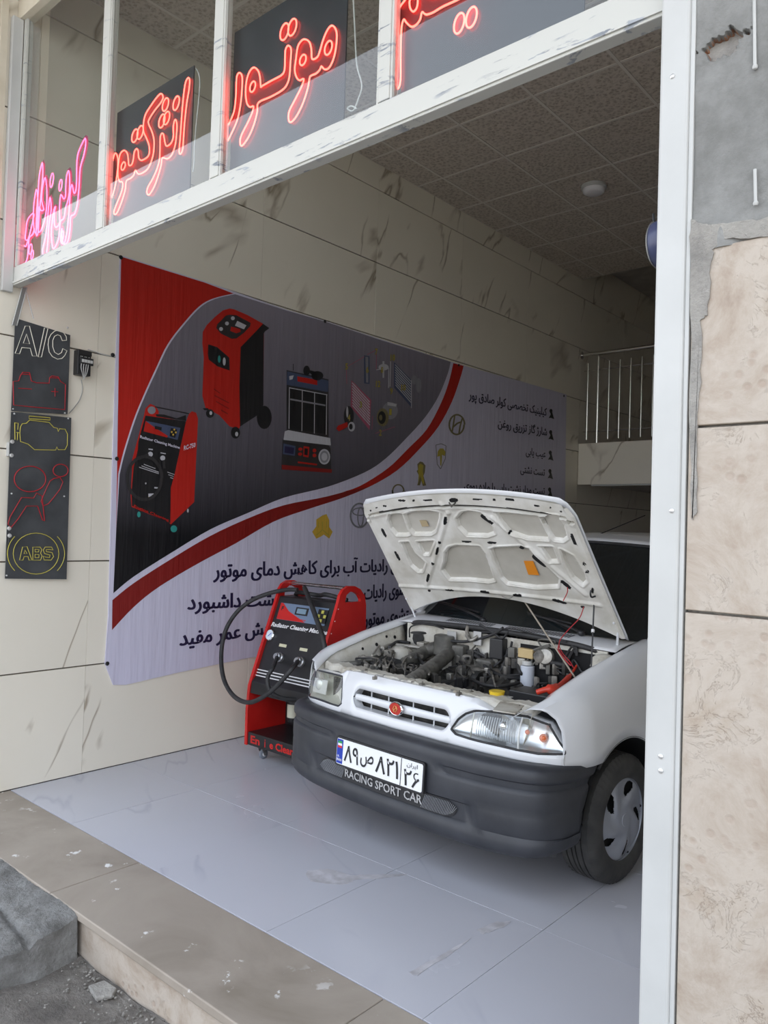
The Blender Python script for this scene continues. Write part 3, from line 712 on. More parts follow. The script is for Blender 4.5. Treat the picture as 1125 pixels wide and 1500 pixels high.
PR = {'r': printm('print_red', (.46, .014, .008)), 'dr': printm('print_dark_red', (.22, .010, .008)), 'w': printm('print_pale', (.66, .64, .76)),
      'k': printm('print_black', (.012, .012, .014)), 'n': printm('print_navy', (.018, .014, .055)), 'g': printm('print_grey', (.25, .25, .28)), 'lg': printm('print_silver', (.50, .50, .54)),
      'y': printm('print_yellow', (.45, .36, .05)), 'gd': printm('print_gold', (.62, .40, .05)), 'b': printm('print_blue', (.06, .08, .15)), 't': printm('print_teal', (.03, .28, .25)), 'p': printm('print_pink', (.40, .10, .16)),
      'ol': printm('print_olive', (.20, .17, .08)), 'd': gradm('print_gradient', (.004, .004, .006), (.24, .22, .27), 1.35, 2.95), 'bk': printm('print_soft_black', (.03, .028, .03))}
XB = .008
cl_ = MB()
OUT = pl('175,374 200,382 300,413 420,454 475,470 560,498 669,533 760,558 829,578 828,650 827,730 827,800 770,880 610,930 500,943 360,964 260,985 183,1003 165,1003 153,972 158,900 163,700 169,520')
cl_.prism([W(a, b, 0.001) for a, b in OUT], (XB-.001, 0, 0)).build('cloth', M['cloth'], bn)
LV = [0]
def pr(px, m, name='print', o=(0,0), k=1., lv=None):
    """flat print: a paper-thin shape in the banner's plane, each layer a hair above the one below"""
    if isinstance(px, str): px = pl(px, o, k)
    lv = LV[0] if lv is None else lv
    P = [W(a, b, XB) for a, b in px]; x = XB+.0006+.0005*lv
    me = bpy.data.meshes.new(name); bm = bmesh.new(); vs = [bm.verts.new((x, p.y, p.z)) for p in P]
    f = bm.faces.new(vs); f.normal_update(); bmesh.ops.triangulate(bm, faces=[f]); bm.to_mesh(me); bm.free()
    me.materials.append(PR[m]); ob = bpy.data.objects.new(name, me); COL.objects.link(ob); ob.parent = bn; return ob
def prm(shapes, name, lv=0, o=(0,0), k=1.):
    """several shapes of one printed picture joined into one part"""
    me = bpy.data.meshes.new(name); bm = bmesh.new(); ms = []
    for i, (px, m) in enumerate(shapes):
        if isinstance(px, str): px = pl(px, o, k)
        P = [W(a, b, XB) for a, b in px]; x = XB+.0006+.0005*lv+.00025*i
        if m not in ms: ms.append(m)
        f = bm.faces.new([bm.verts.new((x, p.y, p.z)) for p in P]); f.material_index = ms.index(m)
        f.normal_update(); bmesh.ops.triangulate(bm, faces=[f])
    bm.to_mesh(me); bm.free()
    for m in ms: me.materials.append(PR[m])
    ob = bpy.data.objects.new(name, me); COL.objects.link(ob); ob.parent = bn; return ob
def line(a, b, w): # thick segment as quad in px
    dx, dy = b[0]-a[0], b[1]-a[1]; L = math.hypot(dx, dy) or 1; nx, ny = -dy/L*w/2, dx/L*w/2
    return [(a[0]+nx, a[1]+ny), (b[0]+nx, b[1]+ny), (b[0]-nx, b[1]-ny), (a[0]-nx, a[1]-ny)]
def pln(pts, w, o=(0,0), k=1.):
    P = pl(pts, o, k); return [line(P[i], P[i+1], w) for i in range(len(P)-1)]
def elp(cx, cy, rx, ry, tilt=0., n=20, o=(0,0), k=1.):
    return [(o[0]+(cx+rx*math.cos(2*PI*i/n)+tilt*ry*math.sin(2*PI*i/n))/k, o[1]+(cy+ry*math.sin(2*PI*i/n))/k) for i in range(n)]
arc = pl('342,430 313,437 291.5,449 266.7,476 245,505 227.6,541 209.8,580 195.6,615 181,661 173,694')
swo = pl('166,869 196,844.5 252,809 308,775.5 364,751 416,729 480,713 534,692 564.5,672 595,642 622,612 642,581 655.7,547.6 660,530')
sm = lambda P, n=4: [(v.x, v.y) for v in cr_([(a, b, 0) for a, b in P], n)]
pr(pl('177.5,376 200,383 300,414')+sm(arc)+pl('170,780 174,520'), 'r', 'print_red_corner')
pr(sm([(a+2.2, b+1) for a, b in arc])+pl('170,780 166,869')[::1]+sm(swo)+pl('560,499 476,471 420,455'), 'd', 'print_dark_field', lv=0)
up = pl('164.6,879 196,854 252,818 308,785 364,759 416,740 480,727 527,712 568,686 598,657 625,629 645.5,591.5 657,561 664,532')
dn = pl('164,923 196,889 233,859.5 289,826 345,796 401,764 457,744 500,730 541,713 581,689.5 615,657 642,625 662,588 674,554 679,536')
pr(sm(up)+sm(dn)[::-1], 'dr', 'print_red_stripe')
rr = pl('520,716 541,713 581,689.5 615,657 642,625 662,588 674,554 679,536')
pr(sm(pl('500,721 527,712 568,686 598,657 625,629 645.5,591.5 657,561 664,532'))+sm(rr[1:])[::-1], 'r', 'print_red_stripe', lv=1)
# printed big red machine
prm([('330,85 380,95 520,155 680,245 690,340 683,1095 620,1170 440,1320 425,1345 330,1320 220,1200 80,1130 45,1000 60,600 45,450 50,330 90,260 180,170 260,105', 'r'),
     ('680,245 745,290 735,300 700,325 688,345 683,1095 625,1200 440,1320 432,900 445,490 600,330', 'k'),
     ('330,150 400,155 550,235 545,270 480,340 400,400 350,402 240,350 190,290 200,250 290,160', 'bk'),
     ('410,215 505,262 480,303 385,265', 'lg'), ('345,275 440,300 445,330 400,345 335,320', 'r'),
     ('105,460 200,490 325,600 330,735 200,690 110,620 100,560', 'k'), (elp(220, 615, 14, 38), 't'), (elp(272, 640, 15, 42), 'lg'),
     (elp(362, 188, 20, 20), 'lg'), (elp(300, 242, 20, 20), 'lg'), (elp(238, 300, 20, 20), 'lg'),
     (elp(690, 1225, 78, 122), 'k'), (elp(122, 1185, 42, 45), 'k'), (elp(388, 1385, 48, 62), 'k'), (elp(130, 1180, 14, 20), 'lg'), (elp(400, 1400, 16, 24), 'lg'),
     ('45,1130 100,1128 110,1150 60,1150', 'k'), ('160,920 230,970 228,980 162,935', 'dr'), ('170,990 320,1070 318,1080 170,1003', 'dr'), ('180,1050 320,1130 318,1140 182,1063', 'dr'), ('235,1140 310,1185 305,1195 235,1155', 'dr')] , 'print_machine_picture', 1, (290, 440), 7.145) if False else None
def scaled(L, o, k):
    out = []
    for px, m in L:
        if isinstance(px, str): out.append((pl(px, o, k), m))
        else: out.append(([(o[0]+a/k, o[1]+b/k) for a, b in px], m))
    return out
prm(scaled([('330,85 380,95 520,155 680,245 690,340 683,1095 620,1170 440,1320 425,1345 330,1320 220,1200 80,1130 45,1000 60,600 45,450 50,330 90,260 180,170 260,105', 'r'),
     ('680,245 745,290 735,300 700,325 688,345 683,1095 625,1200 440,1320 432,900 445,490 600,330', 'k'),
     ('330,150 400,155 550,235 545,270 480,340 400,400 350,402 240,350 190,290 200,250 290,160', 'bk'),
     ('410,215 505,262 480,303 385,265', 'lg'), ('345,275 440,300 445,330 400,345 335,320', 'r'),
     ('105,460 200,490 325,600 330,735 200,690 110,620 100,560', 'k'), (elp(220, 615, 14, 38), 't'), (elp(272, 640, 15, 42), 'lg'),
     (elp(362, 188, 20, 20), 'lg'), (elp(300, 242, 20, 20), 'lg'), (elp(238, 300, 20, 20), 'lg'),
     (elp(690, 1225, 78, 122), 'k'), (elp(122, 1185, 42, 45), 'k'), (elp(388, 1385, 48, 62), 'k'), (elp(130, 1180, 14, 20), 'lg'), (elp(400, 1400, 16, 24), 'lg'),
     ('45,1130 100,1128 110,1150 60,1150', 'k'), ('160,920 230,970 228,980 162,935', 'dr'), ('170,990 320,1070 318,1080 170,1003', 'dr'), ('180,1050 320,1130 318,1140 182,1063', 'dr'), ('235,1140 310,1185 305,1195 235,1155', 'dr')], (290, 440), 7.145), 'print_machine_picture', 1)
# printed small radiator machine
O = (180, 580); K = 7.143
prm(scaled([('220,205 235,130 285,82 345,110 375,165 365,215 660,270 690,190 720,160 765,175 785,240 745,1110 500,1345 480,1320 90,1160 80,1050 95,760 90,690', 'r'),
     ('235,205 660,265 540,820 500,960 495,1330 95,1150 90,1000 110,760 155,560 160,480', 'k'),
     (elp(300, 150, 42, 40), 'g'), ('335,108 690,180 690,192 335,120', 'k'), ('340,190 430,195 560,235 655,200 662,262 350,215', 'k'),
     ('235,260 600,335 570,460 215,370', 'b'), ('235,262 330,330 470,420 460,435 215,370', 'r'), ('335,312 405,328 400,362 330,345', 'k'), ('500,335 565,352 545,440 485,420', 'k'),
     (elp(535, 352, 9, 10), 'gd'), (elp(508, 378, 9, 10), 'gd'), (elp(550, 382, 9, 10), 'gd'), (elp(522, 405, 9, 10), 'gd'),
     ('265,550 310,556 308,568 264,562', 'lg'), ('390,590 445,600 443,610 389,600', 'lg'), (elp(283, 610, 26, 26), 'lg'), (elp(412, 650, 26, 26), 'lg'),
     ('215,712 335,757 335,763 214,718', 'lg'), ('190,728 370,795 370,802 190,735', 'lg'), ('165,742 370,810 370,817 165,750', 'lg'), ('460,793 535,820 535,827 460,800', 'lg'), ('470,820 525,840 525,846 470,828', 'lg'), ('490,850 522,862 520,868 488,857', 'lg'),
     ('260,1022 315,1020 310,1055 262,1085', 'lg'), ('258,1050 285,1070 260,1085', 'y'), ('322,952 362,955 358,970 322,968', 'lg'), (elp(232, 915, 8, 10), 'lg'),
     (elp(160, 1240, 18, 30), 't'), (elp(525, 1390, 34, 36), 't'), (elp(672, 1200, 9, 20), 'lg')], O, K), 'print_machine_picture', 1)
ring = [(215+ (180+0)*math.cos(2*PI*i/28), 860+ 225*math.sin(2*PI*i/28)) for i in range(29)]
hz = []
for i in range(28):
    hz.append(([(O[0]+a/K, O[1]+b/K) for a, b in line(ring[i], ring[i+1], 34)], 'bk'))
for a, b in (((255, 612), (150, 660)), ((412, 672), (420, 760))): hz.append(([(O[0]+x/K, O[1]+y/K) for x, y in line(a, b, 28)], 'bk'))
prm(hz, 'print_hose_picture', 14)
def bt(s, xl, xr, yb, hpx, m='w', name='printed_text', aspect=1., lv=3, off=0.0, y1=None, full=None, shear=0., k=None):
    """text set in the banner plane between two pixel columns, baseline/bottom at pixel yb on the left column"""
    a = W(xl, yb[0], XB); b = W(xr, yb[1], XB); x = XB+.0006+.0005*lv
    fn = lambda u, v, h: (x, u, v+(u-a.y)/(b.y-a.y)*(b.z-a.z))
    top = W(xl, yb[0]-hpx, XB).z
    return text(s, name, PR[m], bn, fn, a.y, b.y, a.z, top, off=off, shear=shear)
bt('Radiator Cleaning Machine', 204, 262, (643, 659), 5.5, 'w', lv=17, off=.02)
bt('RC-750', 268, 285, (660, 655), 7, 'w', lv=17, off=.02)
bt('Engine Cleaning', 195, 246, (744, 765), 5, 'r', lv=17, off=.02)
# printed injector tester
prm(scaled([('100,215 415,285 415,780 430,800 435,985 60,960 70,740 100,700', 'bk'), ('105,225 415,295 410,380 100,325', 'b'), ('180,262 330,290 330,328 182,300', 'r'), ('230,200 300,260 370,270 360,240 320,228 270,215', 'k'),
     (elp(250, 220, 25, 38), 'k'), (elp(330, 258, 45, 35), 'k'), ('120,345 400,400 400,695 115,655', 'k'), ('118,345 405,398 405,404 118,351', 'lg'), ('118,345 122,345 120,655 114,655', 'lg'), ('214,362 219,363 216,672 211,672', 'lg'), ('306,380 311,381 309,690 304,690', 'lg'), ('396,396 402,398 398,700 393,700', 'lg'),
     ('125,428 390,475 388,486 125,440', 'g'), ('85,675 110,665 425,725 430,780 75,738', 'lg'), ('75,765 165,785 160,858 70,845', 'b'), ('85,785 155,798 150,845 82,835', 'n'), ('225,785 268,792 262,870 222,862', 'r'), ('232,800 258,805 255,855 230,850', 'k'),
     (elp(380, 865, 44, 58), 'lg'), (elp(380, 865, 34, 46), 'g'), (elp(380, 865, 22, 30), 'lg'), (elp(200, 808, 16, 12), 'r'), (elp(198, 845, 16, 12), 'r'), (elp(305, 818, 14, 14), 'r'), (elp(305, 855, 14, 14), 'r'), ('180,900 325,918 322,930 180,912', 'r'), ('60,925 435,960 435,985 60,960', 'dr'), ('115,262 150,255 140,285 118,290', 'lg'), ('143,170 148,170 148,220 143,220', 'k')], (400, 500), 5.114), 'print_tester_picture', 1)
# printed cooling circuit
sh = [('585,290 735,440 722,665 580,490', 'p'), ('905,155 1035,290 1040,500 905,345', 'b'), ('680,105 722,112 722,320 680,315', 'b'), ('690,115 712,118 712,310 695,308', 'g')]
for i in range(9):
    t = i/9.; sh.append((line((590, 310+t*190), (722, 455+t*195), 7), 'lg')); sh.append((line((912, 175+t*170), (1030, 300+t*180), 6), 'lg'))
for q in (((560, 185), (680, 115)), ((545, 215), (548, 320)), ((700, 100), (770, 65)), ((770, 90), (768, 210)), ((760, 690), (910, 640)), ((740, 560), (735, 660))): sh.append((line(q[0], q[1], 4), 'p'))
for q in (((768, 215), (860, 195)), ((860, 200), (860, 350)), ((875, 150), (870, 340)), ((1030, 290), (1030, 500))): sh.append((line(q[0], q[1], 6), 'lg'))
sh += [(elp(870, 520, 58, 65), 'g'), (elp(815, 570, 45, 68), 'ol'), (elp(808, 572, 30, 48), 'k'), (elp(800, 572, 12, 22), 'ol'), ('850,455 920,470 915,490 850,480', 'lg'), (elp(560, 560, 38, 75), 'bk'), (elp(548, 530, 8, 42), 'lg'), (elp(580, 640, 26, 36), 'lg'), (elp(575, 640, 14, 22), 'k'),
       ('465,655 480,632 548,605 552,640 485,675', 'r'), (elp(820, 195, 38, 24), 'lg'), ('812,150 826,150 824,275 812,275', 'lg'), (elp(1050, 290, 22, 34), 'g'), (elp(1082, 330, 20, 55), 'g')]
prm(scaled(sh, (400, 500), 5.114), 'print_circuit_picture', 1)
for s, x, y in (('7', 765, 105), ('5', 542, 215), ('6', 698, 240), ('8', 808, 240), ('18', 888, 148), ('12', 778, 345), ('9', 878, 400), ('10', 968, 372), ('3', 648, 500), ('1', 870, 555), ('4', 560, 598), ('2', 795, 710)):
    px, py = 400+x/5.114, 500+y/5.114; w = 4.2 if len(s) == 1 else 7
    bt(s, px-w/2, px+w/2, (py, py), 10, 'ol', lv=22, off=.06, name='printed_number'); bt(s, px-w/2+.4, px+w/2-.4, (py-.6, py-.6), 8.8, 'y', lv=23, name='printed_number')
# car emblems printed on the banner
def emb(L, name='printed_emblem'): prm(L, name, 3)
def rng(cx, cy, rx, ry, w, m, n=24, tilt=0.):
    P = elp(cx, cy, rx, ry, tilt, n); P.append(P[0]); return [(line(P[i], P[i+1], w), m) for i in range(n)]
emb(rng(668.5, 622, 11, 14.5, 2.4, 'ol')+[(q, 'ol') for q in pln('665,609 663,622 661,634', 2.2)+pln('676,613 673,624 671,636', 2.2)+pln('662,626 669,620 675,618', 2.4)])
emb([(q, 'g') for q in pln('638,652 646,650 653,653 652,672 645,687 640,680 638,652', 1.2)]+[('641,661 644,657 649,657 652,662 651,668 647,666 646,682 644.5,682 644,668 640,669', 'y')])
emb([('611,680 615,676 619,677 623,682 622,692 620,697 624,711 619,712 617,704 615,711 611,711 614,698 610,690 612,688', 'ol'), ('613,681 616,679 620,682 619,690 621,708 619,709 615,697 612,709 613,697 612,690', 'y')])
emb(rng(582.5, 719, 8, 9, 2., 'ol')+[(q, 'k') for q in pln('573.5,718 574,728 590,728 592,719', 1.6)])
emb(rng(526, 755, 13.2, 17.5, 2.6, 'g')+rng(526, 749.5, 11, 5.5, 1.8, 'g')+rng(526, 757, 4.3, 14, 1.8, 'g'))
emb([('472,755 478,753 482,762 482,772 487,779 482,789 474,783 470,786 463,789 457,779 463,771 463,761', 'gd')]+[(q, 'y') for q in pln('472,764 472,776', 1.4)+pln('472,776 463,784', 1.4)+pln('472,776 481,784', 1.4)+pln('466,764 466,773', 1.)+pln('478,764 478,773', 1.)])
# printed lines of writing (left column px, right column px, baseline px at both)
def fl_(vis, xl, xr, yb, hpx, full=None, m='n', off=.012):
    s = fa(vis); me = text_mesh(s, off); ys = [v.co.y for v in me.vertices]; mn, mxx = min(ys), max(ys)
    a = W(xl, yb[0], XB); b = W(xr, yb[1], XB); x = XB+.0021; sx = (b.y-a.y)/(max(v.co.x for v in me.vertices)-min(v.co.x for v in me.vertices))
    sy = (W(xl, yb[0]-hpx, XB).z-a.z)/.714
    x0 = a.y
    if full: me = text_mesh(fa(full), off)
    mx = min(v.co.x for v in me.vertices)
    for v in me.vertices:
        u = (v.co.x-mx)*sx; t = u/(b.y-a.y); v.co = Vector((x, x0+u, a.z+t*(b.z-a.z)+v.co.y*sy))
    bm = bmesh.new(); bm.from_mesh(me); src = bm.faces[:]
    for q in (-1, 1):
        r_ = bmesh.ops.duplicate(bm, geom=bm.verts[:len(me.vertices)]+bm.edges[:len(me.edges)]+src)
        for v in [g for g in r_['geom'] if isinstance(g, bmesh.types.BMVert)]: v.co += Vector((.0001*q, q*.0022*hpx/13, 0))
        bm.verts.ensure_lookup_table(); bm.edges.ensure_lookup_table()
    bm.to_mesh(me); bm.free()
    me.materials.clear(); me.materials.append(PR[m]); me.name = 'printed_text'
    o = bpy.data.objects.new('printed_text', me); COL.objects.link(o); o.parent = bn
fl_('ی رادیات آب برای کاهش دمای موتور', 312.5, 583, (846, 836), 22, 'شستشوی رادیات آب برای کاهش دمای موتور')
fl_('داشبورد', 274.5, 352, (893, 889), 22, 'پشت داشبورد')
fl_('شستشوی رادیات', 533, 616, (878, 868), 20)
fl_('عمر مفید', 263, 352, (946, 934), 22, 'یش عمر مفید')
fl_('شستشوی موتور', 533, 618, (917, 904), 20)
fl_('کیلینیک تخصصی کولر صادق پور', 686.5, 800.5, (584, 609), 13)
fl_('شارژ گاز تزریق روغن', 729, 801, (625, 638), 12)
fl_('عیب یابی', 770, 799, (666, 670), 11)
fl_('تست نشتی', 762, 797.6, (692, 697), 11)
fl_('تست مدار نشت یابی با ماده یووی', 679.5, 797.6, (716, 724), 12)
for x, y in ((808, 608), (807.5, 639), (807, 669), (806.5, 696), (806, 723)):
    prm([([(x-3.5, y-7), (x, y-8.5), (x+1, y-3), (x+3.5, y+6), (x-1.5, y+4), (x-4.5, y+4.5), (x-1.5, y-1)], 'k'), (elp(x-1.2, y-6, 2.2, 3), 'k')], 'printed_bullet', 3)
for px, py in ((177, 377), (476, 471), (672, 535), (171, 672), (157, 972), (826, 580), (165, 520)):
    p = W(px, py, XB+.002); MB().lathe([(0, 0), (.012, 0), (.012, .003), (.005, .005), (0, .005)], p, 'x', 14).build('banner_pin', M['black'], bn, 40)

# ================================================================== CLEANING MACHINE
M['red_paint'] = speck('red_powder_paint', (.50, .012, .010), (.56, .018, .014), 8, .35, .05)
M['black_sheet'] = speck('black_sheet', (.014, .014, .015), (.020, .020, .022), 12, .38, .05)
MX0, MX1, MY = .385, .945, 1.255
mc = empty('radiator_cleaning_machine', (0, 0, 0), 0, 'red and black wheeled radiator cleaning machine with hoses standing beside the white car', 'machine')
def profy(z): return lerp(z, [0, .09, .44, 1.0, 1.02], [1.255, 1.255, 1.262, 1.462, 1.47])
def side_panel(x0, x1):
    out = [(1.25, .085), (1.25, .30), (1.262, .445), (1.30, .55), (1.462, .985), (1.475, 1.03), (1.50, 1.062), (1.545, 1.082), (1.60, 1.080), (1.65, 1.06), (1.69, 1.02), (1.705, .96), (1.72, .5), (1.72, .085)]
    # arch hole: outer loop split round the hand hole
    hole = [(1.520, 1.00), (1.530, 1.030), (1.558, 1.048), (1.595, 1.046), (1.635, 1.025), (1.655, .998)]
    mb = MB()
    top = out[4:12]
    mb.prism([(x0, y, z) for y, z in out[:5]+[(1.520, .985), (1.655, .985)]+out[11:]], (x1-x0, 0, 0))
    inn = [(1.520, .985)]+hole+[(1.655, .985)]
    n = len(inn)
    for i in range(n-1):
        a, b = top[min(i, 7)], top[min(i+1, 7)]
        q = [a, b, inn[i+1], inn[i]]
        if a == b: q = [a, inn[i+1], inn[i]]
        mb.prism([(x0, y, z) for y, z in q], (x1-x0, 0, 0))
    return mb
side_panel(MX0, MX0+.022).build('side_panel', M['red_paint'], mc)
sp2 = side_panel(MX1-.022, MX1).build('side_panel', M['red_paint'], mc)
MB().tube([(MX0+.01, 1.575, 1.064), (MX1-.01, 1.575, 1.064)], .011, 12).build('handle_bar', M['steel'], mc, 40)
A_, B_ = MX0+.0225, MX1-.0225
fy = lambda z, d=.02: profy(z)+d
# upper sloping front plate, lower recessed bay, base tray
mb = MB(); P = [(A_, fy(.46), .46), (A_, fy(.985), .985), (A_, 1.60, .985), (A_, 1.68, .93), (A_, 1.70, .46)]
mb.prism(P, (B_-A_, 0, 0)); mb.build('upper_housing', M['black_sheet'], mc, bevel=.006)
MB().prism([(A_, 1.262, .40), (A_, 1.272, .47), (A_, 1.30, .50), (A_, 1.34, .47), (A_, 1.32, .40)], (B_-A_, 0, 0)).build('lower_lip', M['black_sheet'], mc, bevel=.004)
MB().box(A_, 1.56, .16, B_, 1.70, .46).build('back_plate', M['black_sheet'], mc)
MB().box(A_, 1.256, .086, B_, 1.70, .165).build('base_tray', M['black_sheet'], mc, bevel=.004)
def fpl(u, v, h=0.):  # point on the sloping front: u metres from left, v height z
    n = Vector((0, -.94, .335)); return Vector((A_+u, fy(v), v))+n*(.0015+h)
def fq(u0, v0, u1, v1, name, m, th=.003, sk=0.):
    return MB().prism([fpl(u0, v0), fpl(u1, v0), fpl(u1, v1), fpl(u0, v1)], Vector((0, -.94, .335))*th).build(name, m, mc)
WD = B_-A_
fq(.04, .845, WD-.05, .945, 'control_panel', mat('panel_blue_grey', (.16, .22, .32), .3))
MB().prism([fpl(.04, .846, .003), fpl(.30, .846, .003), fpl(.13, .90, .003), fpl(.06, .944, .003), fpl(.04, .944, .003)], Vector((0, -.94, .335))*.001).build('panel_red_print', M['red_paint'], mc)
fq(.19, .885, .30, .930, 'display_frame', M['black'], .006); fq(.205, .893, .285, .922, 'display', mat('lcd', (.20, .30, .38), .15), .0075)
fq(.385, .855, .465, .935, 'key_pad', M['black'], .005)
for u, v in ((.425, .920), (.40, .895), (.45, .895), (.425, .870)):
    MB().prism([fpl(u-.010, v-.009), fpl(u+.010, v-.009), fpl(u+.010, v+.009), fpl(u-.010, v+.009)], Vector((0, -.94, .335))*.008).build('key', mat('key_yellow', (.60, .58, .12), .4) if 'key_yellow' not in bpy.data.materials else bpy.data.materials['key_yellow'], mc)
tf = lambda x, y, h: tuple(fpl(x, y, .001+h))
M['white_print'] = mat('white_print', (.75, .75, .76), .5)
text('Radiator Cleaning Machine', 'lettering', M['white_print'], mc, tf, .005, WD-.012, .790, .824, off=.03, shear=.25)
text('radiator cleaning machine', 'lettering', M['red_paint'], mc, lambda x, y, h: tuple(fpl(x, y, .0045+h)), .06, .30, .852, .864, off=.02)
text('F', 'lettering', M['black'], mc, lambda x, y, h: tuple(fpl(x, y, .0045+h)), .058, .078, .90, .925, off=.06)
# gauge
def disc(c, r, n, prof, name, m, parent, seg=24):
    z = Vector(n).normalized(); x = z.orthogonal().normalized(); y = z.cross(x); b = MB().lathe(prof, n=seg)
    Mx = Matrix((x, y, z)).transposed()
    return MB().add([Vector(c)+Mx @ (Vector(p)*r) for p in b.v], b.f).build(name, m, parent, 40)
NF = (0, -.94, .335)
ga = disc(fpl(.03, .745), .036, NF, [(0, 0), (1, 0), (1, .3), (.88, .42), (.84, .3)], 'pressure_gauge', M['chrome'], mc)
disc(fpl(.03, .745, .008), .030, NF, [(0, 0), (1, 0), (1, .08), (0, .08)], 'dial', mat('dial_face', (.72, .78, .85), .3), ga)
MB().tube([fpl(.018, .735, .013), fpl(.042, .757, .013)], .0018, 6).build('needle', mat('needle_blue', (.05, .12, .5), .4), ga)
for u in (.16, .345):
    fq(u-.030, .690 if u < .2 else .688, u+.035, .707 if u < .2 else .705, 'port_label', mat('label_cream', (.62, .60, .42), .5) if 'label_cream' not in bpy.data.materials else bpy.data.materials['label_cream'], .001)
for u, v in ((.175, .628), (.360, .626)):
    disc(fpl(u, v), .030, NF, [(0, 0), (1, 0), (1, .5), (.8, .7), (.8, 1.2), (.6, 1.3), (.6, 1.6), (0, 1.6)], 'hose_port', M['grey_metal'], mc, 12)
for v in (.535, .518, .501, .484): fq(0, v, WD, v+.006, 'white_stripe', M['white_print'], .0008) if v != .484 else None
text('RC-750', 'lettering', M['white_print'], mc, lambda x, y, h: (MX1+.001, x, y), 1.47, 1.66, .675, .725, off=.03)
for i in range(11):
    z = .60+i*.035; y = lerp(z, [.445, .985], [1.262, 1.462])+.012
    MB().ball((MX1+.001, y, z), .0032, 6).build('rivet', M['white_print'], mc) if i % 2 == 0 else None
text('En', 'lettering', M['red_paint'], mc, lambda x, y, h: (x, 1.2545, y), A_+.03, A_+.115, .103, .150, off=.03)
text('i', 'lettering', M['red_paint'], mc, lambda x, y, h: (x, 1.2545, y), A_+.160, A_+.168, .103, .150, off=.01)
text('e Cleaning', 'lettering', M['red_paint'], mc, lambda x, y, h: (x, 1.2545, y), A_+.205, A_+.50, .091, .150, off=.03)
# filter canister under the housing
ft = MB().lathe([(0, .46), (.045, .46), (.045, .40), (.038, .395), (.036, .25), (.03, .235), (0, .235)], (MX0+.235, 1.43, 0), 'z', 20).build('filter', M['black'], mc, 40)
MB().lathe([(.0375, .345), (.0375, .265)], (MX0+.235, 1.43, 0), 'z', 20).build('filter_label', mat('label_paper', (.60, .60, .48), .5), ft, 40)
MB().tube(cr_([(MX0+.13, 1.42, .46), (MX0+.17, 1.38, .41), (MX0+.30, 1.37, .385), (MX0+.42, 1.42, .41), (MX0+.47, 1.5, .45)], 6), .007, 8).build('inner_hose', M['rubber'], mc, 50)
MB().ball((MX0+.14, 1.40, .435), .010, 10).build('small_knob', M['white_print'], mc, 60)
MB().tube(cr_([(MX0+.04, 1.60, .99), (MX0+.12, 1.56, 1.01), (MX0+.25, 1.60, 1.0), (MX0+.36, 1.56, 1.015), (MX0+.50, 1.6, .99)], 6), .014, 8).build('coiled_cable', M['rubber'], mc, 50)
for x, y in ((MX0+.09, 1.31), (MX0+.48, 1.31), (MX0+.09, 1.64), (MX0+.48, 1.64)):
    cs = MB().box(x-.020, y-.028, .076, x+.020, y+.028, .086).build('caster', M['grey_metal'], mc)
    for s in (-1, 1): MB().prism([(x+s*.016, y-.018, .08), (x+s*.016, y+.022, .08), (x+s*.016, y+.030, .025), (x+s*.016, y+.012, .022)], (s*.003, 0, 0)).build('fork', M['steel'], cs)
    MB().lathe([(0, -.010), (.026, -.010), (.031, -.006), (.031, .006), (.026, .010), (0, .010)], (x, y+.018, .0315), 'x', 20).build('wheel', mat('caster_tread', (.20, .22, .26), .5) if 'caster_tread' not in bpy.data.materials else bpy.data.materials['caster_tread'], cs, 40)
    MB().lathe([(0, -.012), (.015, -.012), (.015, .012), (0, .012)], (x, y+.018, .0315), 'x', 16).build('hub', M['white_print'], cs, 40)
# hoses: from the ports they loop out to the left and back over the handle
def mpt(px, py, y): return F(px, py, y)
h1 = [fpl(.175, .628, .03), mpt(400, 978, 1.18), mpt(392, 993, 1.15), mpt(396, 1012, 1.15), mpt(412, 1022, 1.20), mpt(440, 1025, 1.30), mpt(452, 1020, 1.42)]
MB().tube(cr_(h1, 8), .0125, 10).build('hose', M['rubber'], mc, 60)
h2 = [fpl(.360, .626, .03), mpt(430, 977, 1.15), mpt(410, 1000, 1.10), mpt(390, 1018, 1.08), mpt(365, 1029, 1.10), mpt(343, 1020, 1.12), mpt(328, 995, 1.15), mpt(324, 960, 1.2), mpt(330, 925, 1.25), mpt(346, 898, 1.32), mpt(368, 880, 1.38), mpt(395, 869, 1.44), mpt(420, 864, 1.48), mpt(436, 864, 1.50)]
MB().tube(cr_(h2, 8), .0135, 10).build('hose', M['rubber'], mc, 60)
h3 = [mpt(446, 861, 1.50), mpt(452, 875, 1.44), mpt(463, 905, 1.36), mpt(473, 935, 1.30), mpt(477, 965, 1.28), mpt(474, 1000, 1.32), mpt(465, 1030, 1.42)]
MB().tube(cr_(h3, 8), .0150, 10).build('hose', M['rubber'], mc, 60)

